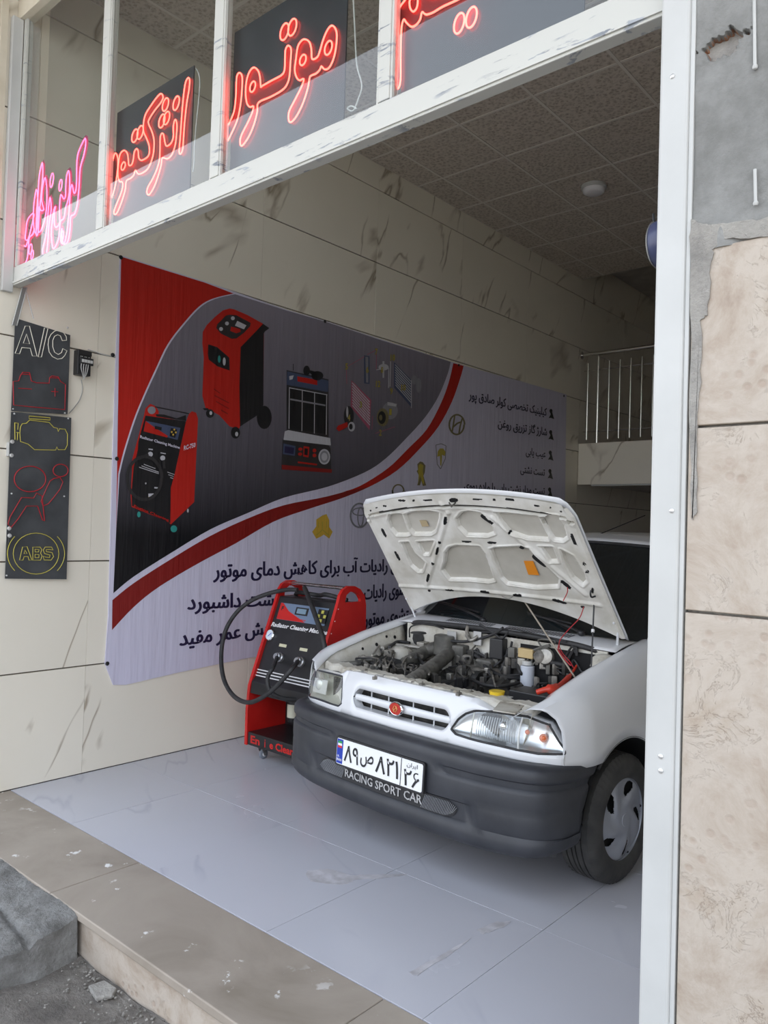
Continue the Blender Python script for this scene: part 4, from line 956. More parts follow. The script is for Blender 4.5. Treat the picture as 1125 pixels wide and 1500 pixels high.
# ================================================================== CAR
M['car_white'] = mat('car_white', (.70, .715, .74), .28, coat=.6)
def dirty_white():
    m, nt, b = nodes('dirty_white'); p = opos(nt); n = noise(nt, p, 7, 8, .7); n2 = noise(nt, p, 30, 5, .7)
    c = ramp(nt, n, [(.32, (.26, .22, .17)), (.48, (.50, .48, .42)), (.7, (.62, .61, .57))])
    nt.links.new(mixc(nt, ramp(nt, n2, [(.62, 0.), (.78, .6)]), c, (.25, .21, .16)), b.inputs['Base Color']); b.inputs['Roughness'].default_value = .5; return m
M['bay_white'] = dirty_white()
M['hood_inner'] = speck('hood_inner', (.58, .56, .50), (.76, .75, .71), 8, .42, .05)
M['hood_skin'] = speck('hood_skin', (.44, .42, .37), (.54, .52, .47), 6, .5, .03)
def bump_mat():
    m, nt, b = nodes('bumper_plastic'); p = opos(nt); n = noise(nt, p, 5, 7, .6)
    nt.links.new(ramp(nt, n, [(.35, (.024, .026, .032)), (.7, (.042, .045, .054))]), b.inputs['Base Color']); b.inputs['Roughness'].default_value = .50
    bump(nt, b, noise(nt, p, 160, 2), .12, .001); return m
M['bumper'] = bump_mat()
M['car_glass'] = mat('car_glass', (.012, .016, .018), .04, 0, spec=.6)
M['engine'] = speck('engine_grime', (.06, .056, .050), (.27, .25, .22), 22, .6, .4, .004)
M['engine_dark'] = speck('engine_dark', (.010, .010, .010), (.075, .070, .062), 16, .55, .4, .004, .4, .72)
M['alu'] = speck('dull_aluminium', (.24, .23, .21), (.48, .46, .42), 25, .45, .3, .003, metal=.6)
M['hose_grey'] = speck('hose_grey', (.07, .068, .062), (.15, .145, .13), 18, .5, .2)
M['tyre'] = speck('tyre_rubber', (.030, .030, .031), (.055, .054, .052), 14, .75, .2, .002)
M['hub'] = mat('hubcap_silver', (.34, .36, .41), .35, .35)
M['reflector'] = mat('lamp_reflector', (.80, .82, .86), .28, .9)
M['lamp_dull'] = mat('lamp_dull', (.50, .50, .44), .35, .3)
M['lamp_glass'] = M['glass']
car = empty('car', CO, CTH, 'white car with its bonnet propped open and a dark grey bumper', 'car')
PU = [0, .3, .5, .62, .70, .755, .79, .80]; PY = [.075, .085, .105, .135, .170, .220, .285, .37]
def by(u): return lerp(abs(u), PU, PY)
# bumper: section swept along the plan curve, ends cut by the wheel arch
plan = []
for i in range(25): plan.append((.62*i/24, by(.62*i/24)))
crn = cr_([(.62, .135, 0), (.70, .168, 0), (.755, .215, 0), (.787, .285, 0), (.80, .36, 0)], 5)
plan += [(v.x, v.y) for v in crn[1:]]
for i in range(1, 7): plan.append((.80, .36+.2*i/6))
full = [(-u, y) for u, y in plan[:0:-1]]+plan
secp = [(.568, -.075), (.566, -.035), (.558, -.012), (.545, -.002), (.520, .0), (.500, -.002), (.493, -.010), (.470, -.012), (.462, -.003), (.45, .0), (.40, .001), (.375, -.002), (.368, -.012), (.30, -.014), (.292, -.004), (.27, .004), (.245, .004), (.222, -.008), (.205, -.035), (.20, -.09)]
def bumper(i, j):
    k = min(int(round(i*(len(full)-1))), len(full)-1); u, y = full[k]
    w, off = secp[int(round(j*(len(secp)-1)))]
    a = full[max(k-1, 0)]; b = full[min(k+1, len(full)-1)]; t = Vector((b[0]-a[0], b[1]-a[1], 0)).normalized(); n = Vector((t.y, -t.x, 0))
    au = abs(u)
    rec = 1. if au < .46 else max(0, 1-(au-.46)/.04)
    if .29 < w < .38 and off < -.005: off = off*rec + (1-rec)*.0
    gr = 0. if au < .30 else min(1, (au-.30)/.04)
    if .46 < w < .495: off = off*gr
    if w < .29: w += .055*max(0, (y-.12)/.4)
    if au < .40: w -= .0
    w += -.012*(au/.8)**2 if w > .5 else 0
    ya = .72-math.sqrt(max(0, .355**2-(w-.262)**2))
    P = Vector((u, y, w))+n*off
    if P.y > ya and abs(u) > .7: P.y = ya
    return P
bo = MB().grid(bumper, len(full)-1, len(secp)-1).build('front_bumper', M['bumper'], car, 38, solid=.004, off=-1)
bs_ = lambda u, w, h=0.: (u, by(u)-h, w)
# mesh strip with lettering under the plate
def strip(i, j):
    u = -.41+.82*i; e = 1-abs(2*i-1); hw = .034*min(1, (e*9)**.5 if e > 0 else 0); w = .328+(j-.5)*2*hw+.006
    return (u, by(u)+.008, w)
st2 = MB().grid(strip, 60, 4).build('mesh_strip', M['black'], bo, 60)
mb = MB()
for i in range(110):
    u = -.40+.80*i/109
    if -.235 < u < .245: continue
    e = 1-abs(u/.41); hw = .029*min(1, (e*9)**.5)
    mb.tube([(u-.012, by(u)+.006, .334-hw), (u+.012, by(u)+.006, .334+hw)], .0017, 4)
tag(mb.build('mesh_ribs', M['grey_metal'], bo), kind='stuff')
text('RACING SPORT CAR', 'lettering', mat('badge_silver', (.50, .50, .50), .4, .3), bo, lambda x, y, h: (x, by(x)+.0055-h, y), -.225, .240, .316, .352, off=.008, ext=.001)
# licence plate
lp = empty('licence_plate'); lp.parent = car; lp.location = (0, .066, .430); lp.rotation_euler = (math.radians(-3), 0, 0)
def rrect(x0, z0, x1, z1, r, y, n=4):
    out = []
    for cx, cz, a0 in ((x1-r, z0+r, -90), (x1-r, z1-r, 0), (x0+r, z1-r, 90), (x0+r, z0+r, 180)):
        for k in range(n+1): a = math.radians(a0+90*k/n); out.append((cx+r*math.cos(a), y, cz+r*math.sin(a)))
    return out
MB().prism(rrect(-.268, -.064, .268, .064, .010, .0), (0, .012, 0)).build('plate_frame', M['black'], lp)
MB().prism(rrect(-.260, -.056, .260, .056, .008, -.0015), (0, .003, 0)).build('plate_sheet', mat('plate_white', (.80, .81, .82), .35), lp)
MB().prism([(-.258, -.0022, -.053), (-.219, -.0022, -.053), (-.219, -.0022, .053), (-.258, -.0022, .053)], (0, .001, 0)).build('blue_band', mat('plate_blue', (.01, .04, .36), .35), lp)
for z, c in ((.040, (.02, .30, .08)), (.030, (.8, .8, .8)), (.020, (.6, .03, .03))):
    MB().box(-.252, -.0028, z-.005, -.226, -.0022, z+.005).build('flag_stripe', mat('flag', c, .4), lp)
ink = mat('plate_ink', (.012, .012, .015), .5)
pt = lambda x, y, h: (x, -.0032, y)
text('I.R.', 'lettering', M['white_print'], lp, lambda x, y, h: (x, -.003, y), -.254, -.238, -.026, -.017, off=.02)
text('IRAN', 'lettering', M['white_print'], lp, lambda x, y, h: (x, -.003, y), -.254, -.224, -.042, -.031, off=.02)
text('۸۹', 'plate_digits', ink, lp, pt, -.208, -.115, -.036, .036, off=.012)
text(fa('ص'), 'plate_letter', ink, lp, pt, -.103, -.022, -.034, .022, off=.012)
text('۸۲۱', 'plate_digits', ink, lp, pt, -.008, .128, -.036, .036, off=.012)
text('۲۶', 'plate_digits', ink, lp, pt, .158, .246, -.048, .018, off=.012)
text(fa('ایران'), 'plate_word', ink, lp, pt, .172, .232, .026, .048, off=.0)
MB().box(.139, -.003, -.055, .142, -.0015, .055).build('plate_divider', ink, lp)
text('2', 'plate_holder_mark', ink, lp, pt, .2335, .2345, .0, .001) if False else None

# front panel with grille opening and lamp openings
SU = [0, .3, .45, .6, .68, .74, .765, .80]; SYv = [.165, .178, .195, .226, .256, .295, .322, .40]
def sy(u, w): return lerp(abs(u), SU, SYv)+max(0, w-.58)*.22
GR = (-.292, .292)
def opn(u):
    if GR[0] < u < GR[1]:
        e = min((u-GR[0]), (GR[1]-u)); c = math.sqrt(min(1, e/.03)) if e < .03 else 1
        zc = .648; return (zc-.043*c, zc+.040*c)
    if .305 < u < .765:
        lo = lerp(u, [.305, .33, .40, .55, .68, .765], [.618, .603, .598, .594, .590, .596]); hi = lerp(u, [.305, .33, .36, .40, .46, .62, .70, .765], [.620, .664, .690, .708, .716, .720, .700, .600]); return lo, max(lo, hi)
    if -.775 < u < -.372:
        lo = lerp(-u, [.372, .39, .6, .70, .775], [.60, .585, .580, .566, .560]); hi = lerp(-u, [.372, .40, .6, .73, .775], [.60, .722, .712, .700, .690]); return lo, hi
    return (.646, .646)
def topw(u):
    o = opn(u)[1]
    if u > 0: return lerp(u, [0, .30, .40, .47, .60], [.752, .750, .745, o+.002, o+.001]) if u < .47 else o+.001
    return lerp(-u, [0, .30, .40, .42], [.752, .750, .742, o+.001]) if -u < .42 else o+.001
us = sorted(set([-.775+1.532*i/150 for i in range(151)]+[GR[0]+1e-4, GR[1]-1e-4, .3051, -.3721]))
mb = MB(); vs = []; fs = []
for i, u in enumerate(us):
    lo, hi = opn(u); t = topw(u); bw = .560-.022*(abs(u)/.77)**2
    col = [bw]+[bw+(lo-bw)*k/3 for k in (1, 2, 3)]+[hi+(t-hi)*k/3 for k in (0, 1, 2, 3)]
    r = [(u, sy(u, w)+(.012 if k == 7 else 0), w) for k, w in enumerate(col)]
    r.append((u, sy(u, t)+.05, t+.004 if abs(u) < .44 else t))
    vs += r
for i in range(len(us)-1):
    for k in (0, 1, 2, 4, 5, 6, 7): fs.append((i*9+k, (i+1)*9+k, (i+1)*9+k+1, i*9+k+1))
    if abs(opn(us[i])[0]-opn(us[i])[1]) < 1e-6: pass
fp = mb.add(vs, fs).build('front_panel', M['car_white'], car, 40, solid=.006, off=1)
# reveal inside the grille opening and the two bars
for q in (0, 1):
    def rev(i, j, q=q):
        u = GR[0]+(GR[1]-GR[0])*i; w = opn(min(max(u, GR[0]+1e-4), GR[1]-1e-4))[q]; return (u, sy(u, w)+.045*j, w)
    MB().grid(rev, 60, 2).build('grille_reveal', M['car_white'], fp, 50)
for zc, hh in ((.647, .015),):
    def bar(i, j, zc=zc, hh=hh):
        u = -.288+.576*i; a = 2*PI*j; return (u, sy(u, zc)+.012-.010*math.cos(a), zc+(hh+.004*(1-abs(2*i-1)))*math.sin(a))
    MB().grid(bar, 50, 12).build('grille_bar', M['car_white'], fp, 60)
for u in (-.19, -.075, .075, .19): MB().box(u-.0025, sy(u, .65)+.016, .606, u+.0015, sy(u, .65)+.021, .688).build('grille_rib', M['car_white'], fp)
em = MB().add([(.0+.041*math.cos(2*PI*k/32)*r, sy(0, .65)-.012-h, .648+.030*math.sin(2*PI*k/32)*r) for r, h in ((1, -.006), (1, 0), (.9, .004), (.84, .003)) for k in range(32)],
      [(a*32+k, a*32+(k+1) % 32, (a+1)*32+(k+1) % 32, (a+1)*32+k) for a in range(3) for k in range(32)]).build('emblem', M['chrome'], fp, 40)
MB().add([(.0+.0350*math.cos(2*PI*k/32), sy(0, .65)-.0152, .648+.0255*math.sin(2*PI*k/32)) for k in range(32)], [tuple(range(32))]).build('emblem_disc', mat('emblem_red', (.45, .03, .02), .25, coat=.5), em)
mb = MB()
for s in (-1, 1):
    mb.tube([(s*.004, sy(0, .65)-.0165, .635), (s*.012, sy(0, .65)-.0165, .648), (s*.004, sy(0, .65)-.0165, .661)], .0018, 5)
mb.tube([(-.010, sy(0, .65)-.0165, .640), (.010, sy(0, .65)-.0165, .656)], .0016, 5); mb.build('emblem_mark', mat('emblem_gold', (.75, .45, .15), .3, .3), em)
# headlights
def lamp(side, name, lensm, ref, old):
    e = empty(name); e.parent = car
    rng_ = (.306, .757) if side > 0 else (-.774, -.373)
    def lens(i, j, h=0.):
        u = rng_[0]+(rng_[1]-rng_[0])*i; lo, hi = opn(u); w = lo+(hi-lo)*j
        b = .022*math.sin(PI*min(1, max(0, j)))*math.sin(PI*min(.999, max(.001, i)))**.5
        return (u, sy(u, w)-b*.6-.004+h, w)
    def refl(i, j):
        u, y, w = lens(i, j); d = .05*math.sin(PI*j)**.5*math.sin(PI*i)**.35 if 0 < i < 1 and 0 < j < 1 else 0
        return (u-side*.0, y+.008+d, w)
    MB().grid(refl, 40, 16).build('reflector', ref, e, 60)
    MB().grid(lens, 40, 14).build('lens', lensm, e, 60)
    ring = [lens(i/40, 0, .001) for i in range(41)]+[lens(1, j/6, .001) for j in range(1, 7)]+[lens(1-i/40, 1, .001) for i in range(1, 41)]+[lens(0, 1-j/6, .001) for j in range(1, 6)]
    MB().tube(ring, .0055 if side > 0 else .005, 6, True).build('lamp_seal', M['rubber'] if side > 0 else M['bumper'], e, 60)
    return e, lens
eR, lR = lamp(1, 'headlight', M['lamp_glass'], M['reflector'], False)
eL, lL = lamp(-1, 'headlight', M['lamp_glass'], M['lamp_dull'], True)
# fluted inner lens, divider, bulbs
mb = MB()
for i in range(17):
    t = .26+.36*i/16; mb.tube([Vector(lR(t, j/6, .007)) for j in range(1, 6)], .0032, 4)
mb.build('lens_flutes', mat('fluted_glass', (.70, .74, .80), .1, .5), eR, 60)
MB().tube([Vector(lR(.66, j/8, .004)) for j in range(0, 9)], .004, 6).build('divider', M['white_print'], eR, 60)
MB().tube([Vector(lR(.20+.012*math.sin(PI*j/8), j/8, .006)) for j in range(0, 9)], .003, 6).build('divider', M['lamp_dull'], eR, 60)
p_ = lR(.84, .5, .018); MB().ball(p_, .017, 14).build('indicator_bulb', mat('bulb_orange', (.70, .16, .05), .2), eR, 60)
p_ = lR(.71, .55, .018); MB().ball(p_, .010, 12).build('indicator_bulb', bpy.data.materials['bulb_orange'], eR, 60)
p_ = lR(.50, .6, .022); MB().ball(p_, .022, 14).build('headlamp_bulb', M['chrome'], eR, 60)
p_ = lL(.42, .5, .024); MB().ball(p_, .030, 14, (1, .5, 1)).build('headlamp_bulb', mat('old_lens', (.75, .76, .72), .2, .3), eL, 60)
MB().prism([Vector(lL(.25, .22, .012)), Vector(lL(.62, .22, .012)), Vector(lL(.62, .72, .012)), Vector(lL(.25, .72, .012))], (0, .004, 0)).build('inner_lens', bpy.data.materials['old_lens'], eL)
# dark gap strip above the lamps
for s in (1, -1):
    def gap(i, j, s=s):
        u = s*(.40+.31*i); o = opn(u)[1]+.002; return (u, sy(u, o)+.004+.07*j, o+.022*j*(1-i*.6))
    MB().grid(gap, 20, 3).build('lamp_surround', M['bumper'], car, 50)

# fenders
TY = [.20, .22, .39, .63, .83, 1.05, 1.15]; TW = [.738, .746, .815, .876, .913, .952, .968]
def fend(s):
    rows = [(.030, -.022), (.0, -.002), (-.012, .0), (-.045, -.006), (-.080, -.022), (-.105, -.055), (-.120, -.10), (-.130, -.16), None, None, None]
    def f(i, j):
        jj = int(round(j*10))
        fr_ = jj/10.; y0 = .205+.100*min(1, fr_*1.8); y = y0+(1.15-y0)*i
        wt = lerp(y, TY, TW); yy = abs(y-.72); R_ = .335
        wb = .262+math.sqrt(R_*R_-yy*yy) if yy < R_*.999 else .262
        if y < .60: wb = max(wb, .535)
        if y > .72 and yy < R_: wb = .262+math.sqrt(max(0, R_*R_-yy*yy))
        if y > .72+R_*.97: wb = .24
        ex = .80-.060*max(0, (.46-y)/.19)**1.5
        if rows[jj]:
            du, dw = rows[jj]; u = .670-du; w = wt+dw
            u = u*min(1, ex/.80) if jj > 3 else u*min(1, (ex+.03)/.80); 
            if s < 0 and y < .4: u = u
        else:
            t = (jj-7)/3.; w = (wt-.16)*(1-t)+wb*t; w = min(w, wt-.02); u = ex-(.0 if t < 1 else -.003)
        return (s*u, y, max(w, wb if jj > 7 else 0))
    return f
for s in (1, -1):
    fo = MB().grid(fend(s), 60, 10).build('front_fender', M['car_white'], car, 45, solid=.003, off=0)
    def lip(i, j, s=s):
        a = PI*(.14+.86*i) if True else 0; y = .72-math.cos(PI-a)*.337*(-1); y = .72+math.cos(a)*.337; w = .262+math.sin(a)*.337
        if i > .999 or w < .262: w = max(w, .262)
        return (s*(.803-.03*j), y, w)
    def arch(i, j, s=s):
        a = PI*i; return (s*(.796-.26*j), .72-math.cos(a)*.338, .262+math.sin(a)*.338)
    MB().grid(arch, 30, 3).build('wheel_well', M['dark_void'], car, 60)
    MB().tube([(s*.798, .72-math.cos(PI*(k/30.))*.339, .262+math.sin(PI*(k/30.))*.339) for k in range(8, 31)], .007, 6).build('arch_trim', M['rubber'], car, 60)
    if s > 0:
        p = EU(955, 1048, .80); MB().box(.797, p[1]-.022, p[2]-.014, .806, p[1]+.03, p[2]+.014).build('side_indicator', mat('indicator_orange', (.70, .10, .01), .2), car, bevel=.003)
        p = EU(950, 1008, .795)
        disc((.8005, p[1], p[2]), .009, (1, 0, 0), [(0, 0), (1, 0), (.8, .4), (0, .5)], 'rivet', M['white_print'], car, 12)
# side body, roof, glass
M['door_white'] = M['car_white']
def side(s, y0, y1, name, n=24):
    ws = [(.955, .735), (.93, .755), (.86, .782), (.72, .798), (.55, .802), (.38, .797), (.24, .782), (.20, .75)]
    def f(i, j):
        y = y0+(y1-y0)*i; k = int(round(j*7)); w, u = ws[k]
        w = w+.0*(y); 
        for ya in (3.0,):
            d = abs(y-ya)
            if d < .335: wb = .262+math.sqrt(.335**2-d*d); w = max(w, wb) if w < wb else w
        return (s*u, y, w)
    return MB().grid(f, n, 7).build(name, M['door_white'], car, 45, solid=.004, off=0)
for s in (1, -1):
    d = side(s, 1.158, 2.18, 'front_door'); MB().box(s*.79, 1.98, .80, s*.83, 2.10, .83).build('door_handle', M['black'], d, bevel=.004)
    mi = MB().ball((s*.86, 1.35, 1.02), .07, 12, (1.2, .6, .8)).build('mirror', M['black'], d, 60)
    d = side(s, 2.186, 3.10, 'rear_door', 40); MB().box(s*.79, 2.90, .80, s*.83, 3.02, .83).build('door_handle', M['black'], d, bevel=.004)
    side(s, 3.106, 3.85, 'rear_fender', 30)
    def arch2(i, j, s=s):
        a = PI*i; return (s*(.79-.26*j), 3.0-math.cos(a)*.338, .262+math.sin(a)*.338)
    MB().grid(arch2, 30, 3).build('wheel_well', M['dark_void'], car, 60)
    # pillars
    MB().tube(cr_([(s*.725, 1.09, .955), (s*.68, 1.32, 1.16), (s*.625, 1.58, 1.345), (s*.60, 1.75, 1.395)], 5), [.030]*15+[.026], 8, flat=(Vector((0, 0, 1)), .9)).build('front_pillar', M['car_white'], car, 60)
    MB().tube(cr_([(s*.60, 1.7, 1.395), (s*.60, 2.2, 1.415), (s*.60, 2.7, 1.40), (s*.62, 3.0, 1.33), (s*.68, 3.35, 1.08), (s*.70, 3.45, .95)], 5), .028, 8).build('roof_rail', M['car_white'], car, 60)
    MB().tube([(s*.735, 2.18, .95), (s*.615, 2.2, 1.40)], .025, 8).build('centre_pillar', M['black'], car, 60)
    MB().add([(s*.735, 1.14, .955), (s*.735, 3.40, .955), (s*.66, 3.2, 1.2), (s*.62, 2.95, 1.37), (s*.615, 2.2, 1.405), (s*.615, 1.7, 1.385), (s*.67, 1.38, 1.18)], [(0, 1, 2, 3, 4, 5, 6)]).build('side_window', M['car_glass'], car)
def roof(i, j):
    u = -.61+1.22*i; y = 1.60+1.35*j; c = 1-(u/.61)**2
    z = lerp(j, [0, .12, .5, .9, 1], [1.375, 1.41, 1.425, 1.40, 1.36])+.028*c
    return (u, y-.05*c*(1-j), z)
MB().grid(roof, 20, 20).build('roof', M['car_white'], car, 60, solid=.006)
def wsc(i, j):
    u0 = .70-.095*j; u = -u0+2*u0*i; c = 1-(u/u0)**2
    return (u, 1.09+.50*j-.14*c*(1-j)-.06*c*j, .948+.42*j+.026*c*j)
wso = MB().grid(wsc, 24, 12).build('windscreen', M['car_glass'], car, 60)
MB().tube([Vector(wsc(i/24, 1)) for i in range(25)], .010, 6).build('windscreen_seal', M['rubber'], car, 60)
MB().add([(-.66, 3.42, .97), (.66, 3.42, .97), (.58, 2.98, 1.37), (-.58, 2.98, 1.37)], [(0, 1, 2, 3)]).build('rear_window', M['car_glass'], car)
def boot(i, j):
    u = -.76+1.52*i; t = j*3
    if t < 1: return (u*.96, 3.40+.42*t, .965-.01*t)
    if t < 2: return (u, 3.82+.07*(t-1), .955-.30*(t-1))
    return (u, 3.89+.01*(t-2), .655-.35*(t-2))
MB().grid(boot, 16, 12).build('boot_lid', M['car_white'], car, 50, solid=.004)
MB().box(-.78, 3.82, .26, .78, 3.95, .50).build('rear_bumper', M['bumper'], car, bevel=.03)
MB().box(-.70, 1.12, .17, .70, 3.85, .24).build('underbody', M['dark_void'], car)
for s in (-1, 1):
    MB().box(s*.36-.24, 1.85, .40, s*.36+.24, 2.30, .55).build('seat', M['black'], car, bevel=.03)
    MB().box(s*.36-.23, 2.28, .50, s*.36+.23, 2.42, 1.12).build('seat_back', M['black'], car, bevel=.04)
MB().tube(cr_([(-.36+.15*math.cos(a*.5236), 1.62+.03*math.sin(a*.5236), .92+.15*math.sin(a*.5236)) for a in range(12)], 2, True), .012, 6, True).build('steering_wheel', M['black'], car, 60)
MB().tube([(-.30, 1.72, 1.45), (-.02, 1.62, 1.60)] if False else [EY(872, 785, 1.75), EY(945, 755, 1.98)], .0028, 6).build('aerial', M['black'], car, 60)
# wheels
def wheel(x, y, s, nm='wheel'):
    w_ = empty(nm); w_.parent = car; w_.location = (x, y, .264); w_.rotation_euler = (0, 0, 0)
    R0 = .264
    prof = [(.165, -.080), (.178, -.086), (.200, -.089), (.232, -.086), (.250, -.076), (.2585, -.066)]
    trd = []
    for q in (-.066, -.047, -.044, -.038, -.035, -.014, -.011, -.005, -.002, .002, .005, .011, .014, .035, .038, .044, .047, .066): pass
    gro = [(-.064, 0), (-.040, 0), (-.039, 1), (-.034, 1), (-.033, 0), (-.013, 0), (-.012, 1), (-.007, 1), (-.006, 0), (.006, 0), (.007, 1), (.012, 1), (.013, 0), (.033, 0), (.034, 1), (.039, 1), (.040, 0), (.064, 0)]
    full_ = prof+[(R0-.0+(-.006 if g else 0)-abs(h)*.04, h) for h, g in gro]+[(r, -h) for r, h in prof[::-1]]
    n = 168; vs = []; m = len(full_)
    for k in range(n):
        a = 2*PI*k/n; c, q = math.cos(a), math.sin(a)
        for r, h in full_:
            rr_ = r
            if abs(h) > .040 and r > .24 and k % 3 == 0: rr_ = r-.0045
            vs.append((h*s*-1*-1, rr_*c, rr_*q))
    fs = [(k*m+i, ((k+1) % n)*m+i, ((k+1) % n)*m+i+1, k*m+i+1) for k in range(n) for i in range(m-1)]
    MB().add(vs, fs).build('tyre', M['tyre'], w_, 35)
    MB().lathe([(0, s*.055), (.165, s*.055), (.172, s*.080), (.166, -s*.08), (0, -s*.08)], (0,0,0), 'x', 40).build('rim', M['dark_void'], w_, 40)
    # hubcap: five broad blades with twisted slots between them
    def hc(i, j):
        a = 2*PI*i; r = .176*j; t = (a*5/(2*PI)+r*4.2) % 1.0
        sl_ = max(0, 1-abs(t-.5)/.22); z = .088-.020*(r/.176)**2
        if .075 < r < .165: z -= .010*math.sin(PI*(r-.075)/.09)*sl_
        z += .006*math.sin(2*PI*t)*(1 if r > .05 else 0)*min(1, (r-.05)/.05 if r > .05 else 0)*(1 if r < .16 else max(0, (.176-r)/.016))
        if j > .965: z = .083
        return (s*z, r*math.cos(a), r*math.sin(a))
    def keep(i, j):
        a = 2*PI*i; r = .176*j; t = (a*5/(2*PI)+r*4.2) % 1.0
        if r < .088 or r > .158: return True
        wd = .19*math.sin(PI*(r-.088)/.070)**.6*(.5+.5*(r-.088)/.07)
        return abs(t-.5) > wd
    MB().grid(hc, 180, 44, keep).build('hubcap', M['hub'], w_, 50)
    MB().lathe([(0, s*.090), (.026, s*.090), (.030, s*.085)], (0,0,0), 'x', 24).build('hub_centre', M['hub'], w_, 40)
    return w_
wheel(.712, .72, 1); wheel(-.712, .72, -1); wheel(.70, 3.0, 1); wheel(-.70, 3.0, -1)

# ------------------------------------------------------------------ bonnet (propped open)
HD = Vector((0, -.47, .605)).normalized(); HN = Vector((0, HD.z, -HD.y)); HO = Vector((0, .97, .955))
def hpt(u, s, n=0.): return HO+Vector((u, 0, 0))+HD*s+HN*n
def hus(px, py):
    r = ray(px, py); Nw = CB_*HN.y+Vector((0, 0, HN.z)); Hw = CO+CB_*.97+Vector((0, 0, .955)); t = (Hw-CAM).dot(Nw)/r.dot(Nw)
    q = CAM+r*t-Hw; return (q.dot(CU_), q.dot(CB_*HD.y+Vector((0, 0, HD.z))))
def srear(u): return .165*max(0, 1-(u/.66)**2)
def sfront(u): return .775+.052*max(0, 1-(u/.62)**2)-(.02 if abs(u) > .60 else 0)
def uedge(t): return lerp(t, [0, .04, .5, .93, 1], [.662, .664, .650, .640, .615])
def hskin(i, j, n0=0.):
    t = j; ue = uedge(t); u = -ue+2*ue*i; s = srear(u)+(sfront(u)-srear(u))*t
    return hpt(u, s, .012+.020*(1-(u/.66)**2)+n0)
hood = MB().grid(lambda i, j: hskin(i, j), 40, 24).build('bonnet', M['car_white'], car, 50, solid=.002, off=0)
_h = lambda st, o, k: [hus(a, b) for a, b in pl(st, o, k)]
LO, LK, RO, RK = (520, 715), 5.114, (720, 720), 4.6875
POCK = [_h('265,195 345,195 362,230 405,345 380,352 310,350 270,300 250,245', LO, LK), _h('368,205 430,180 560,180 620,195 618,240 590,330 560,350 440,348 405,310', LO, LK),
        _h('790,195 850,180 930,195 965,220 1020,300 1035,345 980,365 830,362 770,300 752,240', LO, LK), _h('345,410 400,408 450,495 520,560 500,625 470,625 420,580 390,520 365,450', LO, LK),
        _h('465,410 585,405 545,500 510,500', LO, LK), _h('700,455 760,440 925,450 965,500 1035,700 990,710 850,695 700,690 648,620 668,560 672,490', LO, LK),
        _h('1010,470 1020,452', LO, LK)[:1]+_h('0,405 20,395 200,385 255,392 300,450 460,600 452,655 300,665 100,640 62,602', RO, RK), _h('20,150 150,155 330,165 360,200 385,260 388,330 240,325 120,285 60,215', RO, RK),
        _h('345,180 380,162 460,165 500,230 522,310 490,335 430,330 395,280', RO, RK), _h('330,385 420,385 455,480 400,482 365,430', RO, RK), _h('480,400 560,440 640,560 655,610 625,640 560,590 510,500', RO, RK)]
def shaded_slot(cx, cy, rx, ry, ang, o, k):
    a = math.radians(ang); P = []
    for i in range(14):
        t = 2*PI*i/14; x = math.copysign(abs(math.cos(t))**.6, math.cos(t))*rx; y = math.copysign(abs(math.sin(t))**.6, math.sin(t))*ry
        x *= 1.0; y *= 1.1; P.append(hus(o[0]+(cx+x*math.cos(a)-y*math.sin(a))/k, o[1]+(cy+x*math.sin(a)+y*math.cos(a))/k))
    return P
SLOT = [shaded_slot(*q, LO, LK) for q in ((345, 98, 27, 7, 3), (432, 100, 9, 7, 0), (537, 98, 35, 6, 0), (908, 92, 38, 6, 0), (1037, 95, 11, 8, 0), (222, 135, 14, 6, 0), (220, 332, 9, 34, -28), (320, 505, 9, 36, -30), (672, 247, 14, 28, 5), (614, 472, 10, 27, 12), (548, 670, 12, 28, 12), (988, 250, 48, 9, 33),
        (828, 410, 36, 7, 3), (1018, 418, 36, 8, 3), (706, 768, 33, 9, 5), (970, 785, 36, 9, 10), (556, 770, 11, 8, 10), (630, 411, 12, 9, 20), (582, 567, 12, 8, 20), (730, 100, 34, 14, 0), (163, 145, 7, 5, 0), (120, 165, 6, 5, 0))] + \
       [shaded_slot(*q, RO, RK) for q in ((120, 60, 33, 8, 5), (310, 97, 20, 6, 8), (567, 322, 11, 38, -22), (642, 492, 13, 9, 10), (663, 543, 13, 9, 10), (325, 482, 44, 10, 36), (511, 640, 44, 11, 38), (203, 386, 13, 10, 20), (120, 288, 9, 8, 0), (466, 755, 52, 12, 14), (175, 718, 32, 9, 5), (627, 791, 14, 8, 10), (698, 675, 9, 18, 0), (12, 62, 9, 8, 0), (405, 107, 6, 5, 0), (480, 132, 7, 5, 0))]
RIDGE = [(hus(720, 760), hus(858, 870), .022), (hus(655, 752), hus(625, 858), .020), (hus(655, 752), hus(645, 740), .022), (hus(570, 855), hus(880, 885), .018)]
def bb(P): return (min(p[0] for p in P), min(p[1] for p in P), max(p[0] for p in P), max(p[1] for p in P))
PB = [bb(P) for P in POCK]; SB = [bb(P) for P in SLOT]
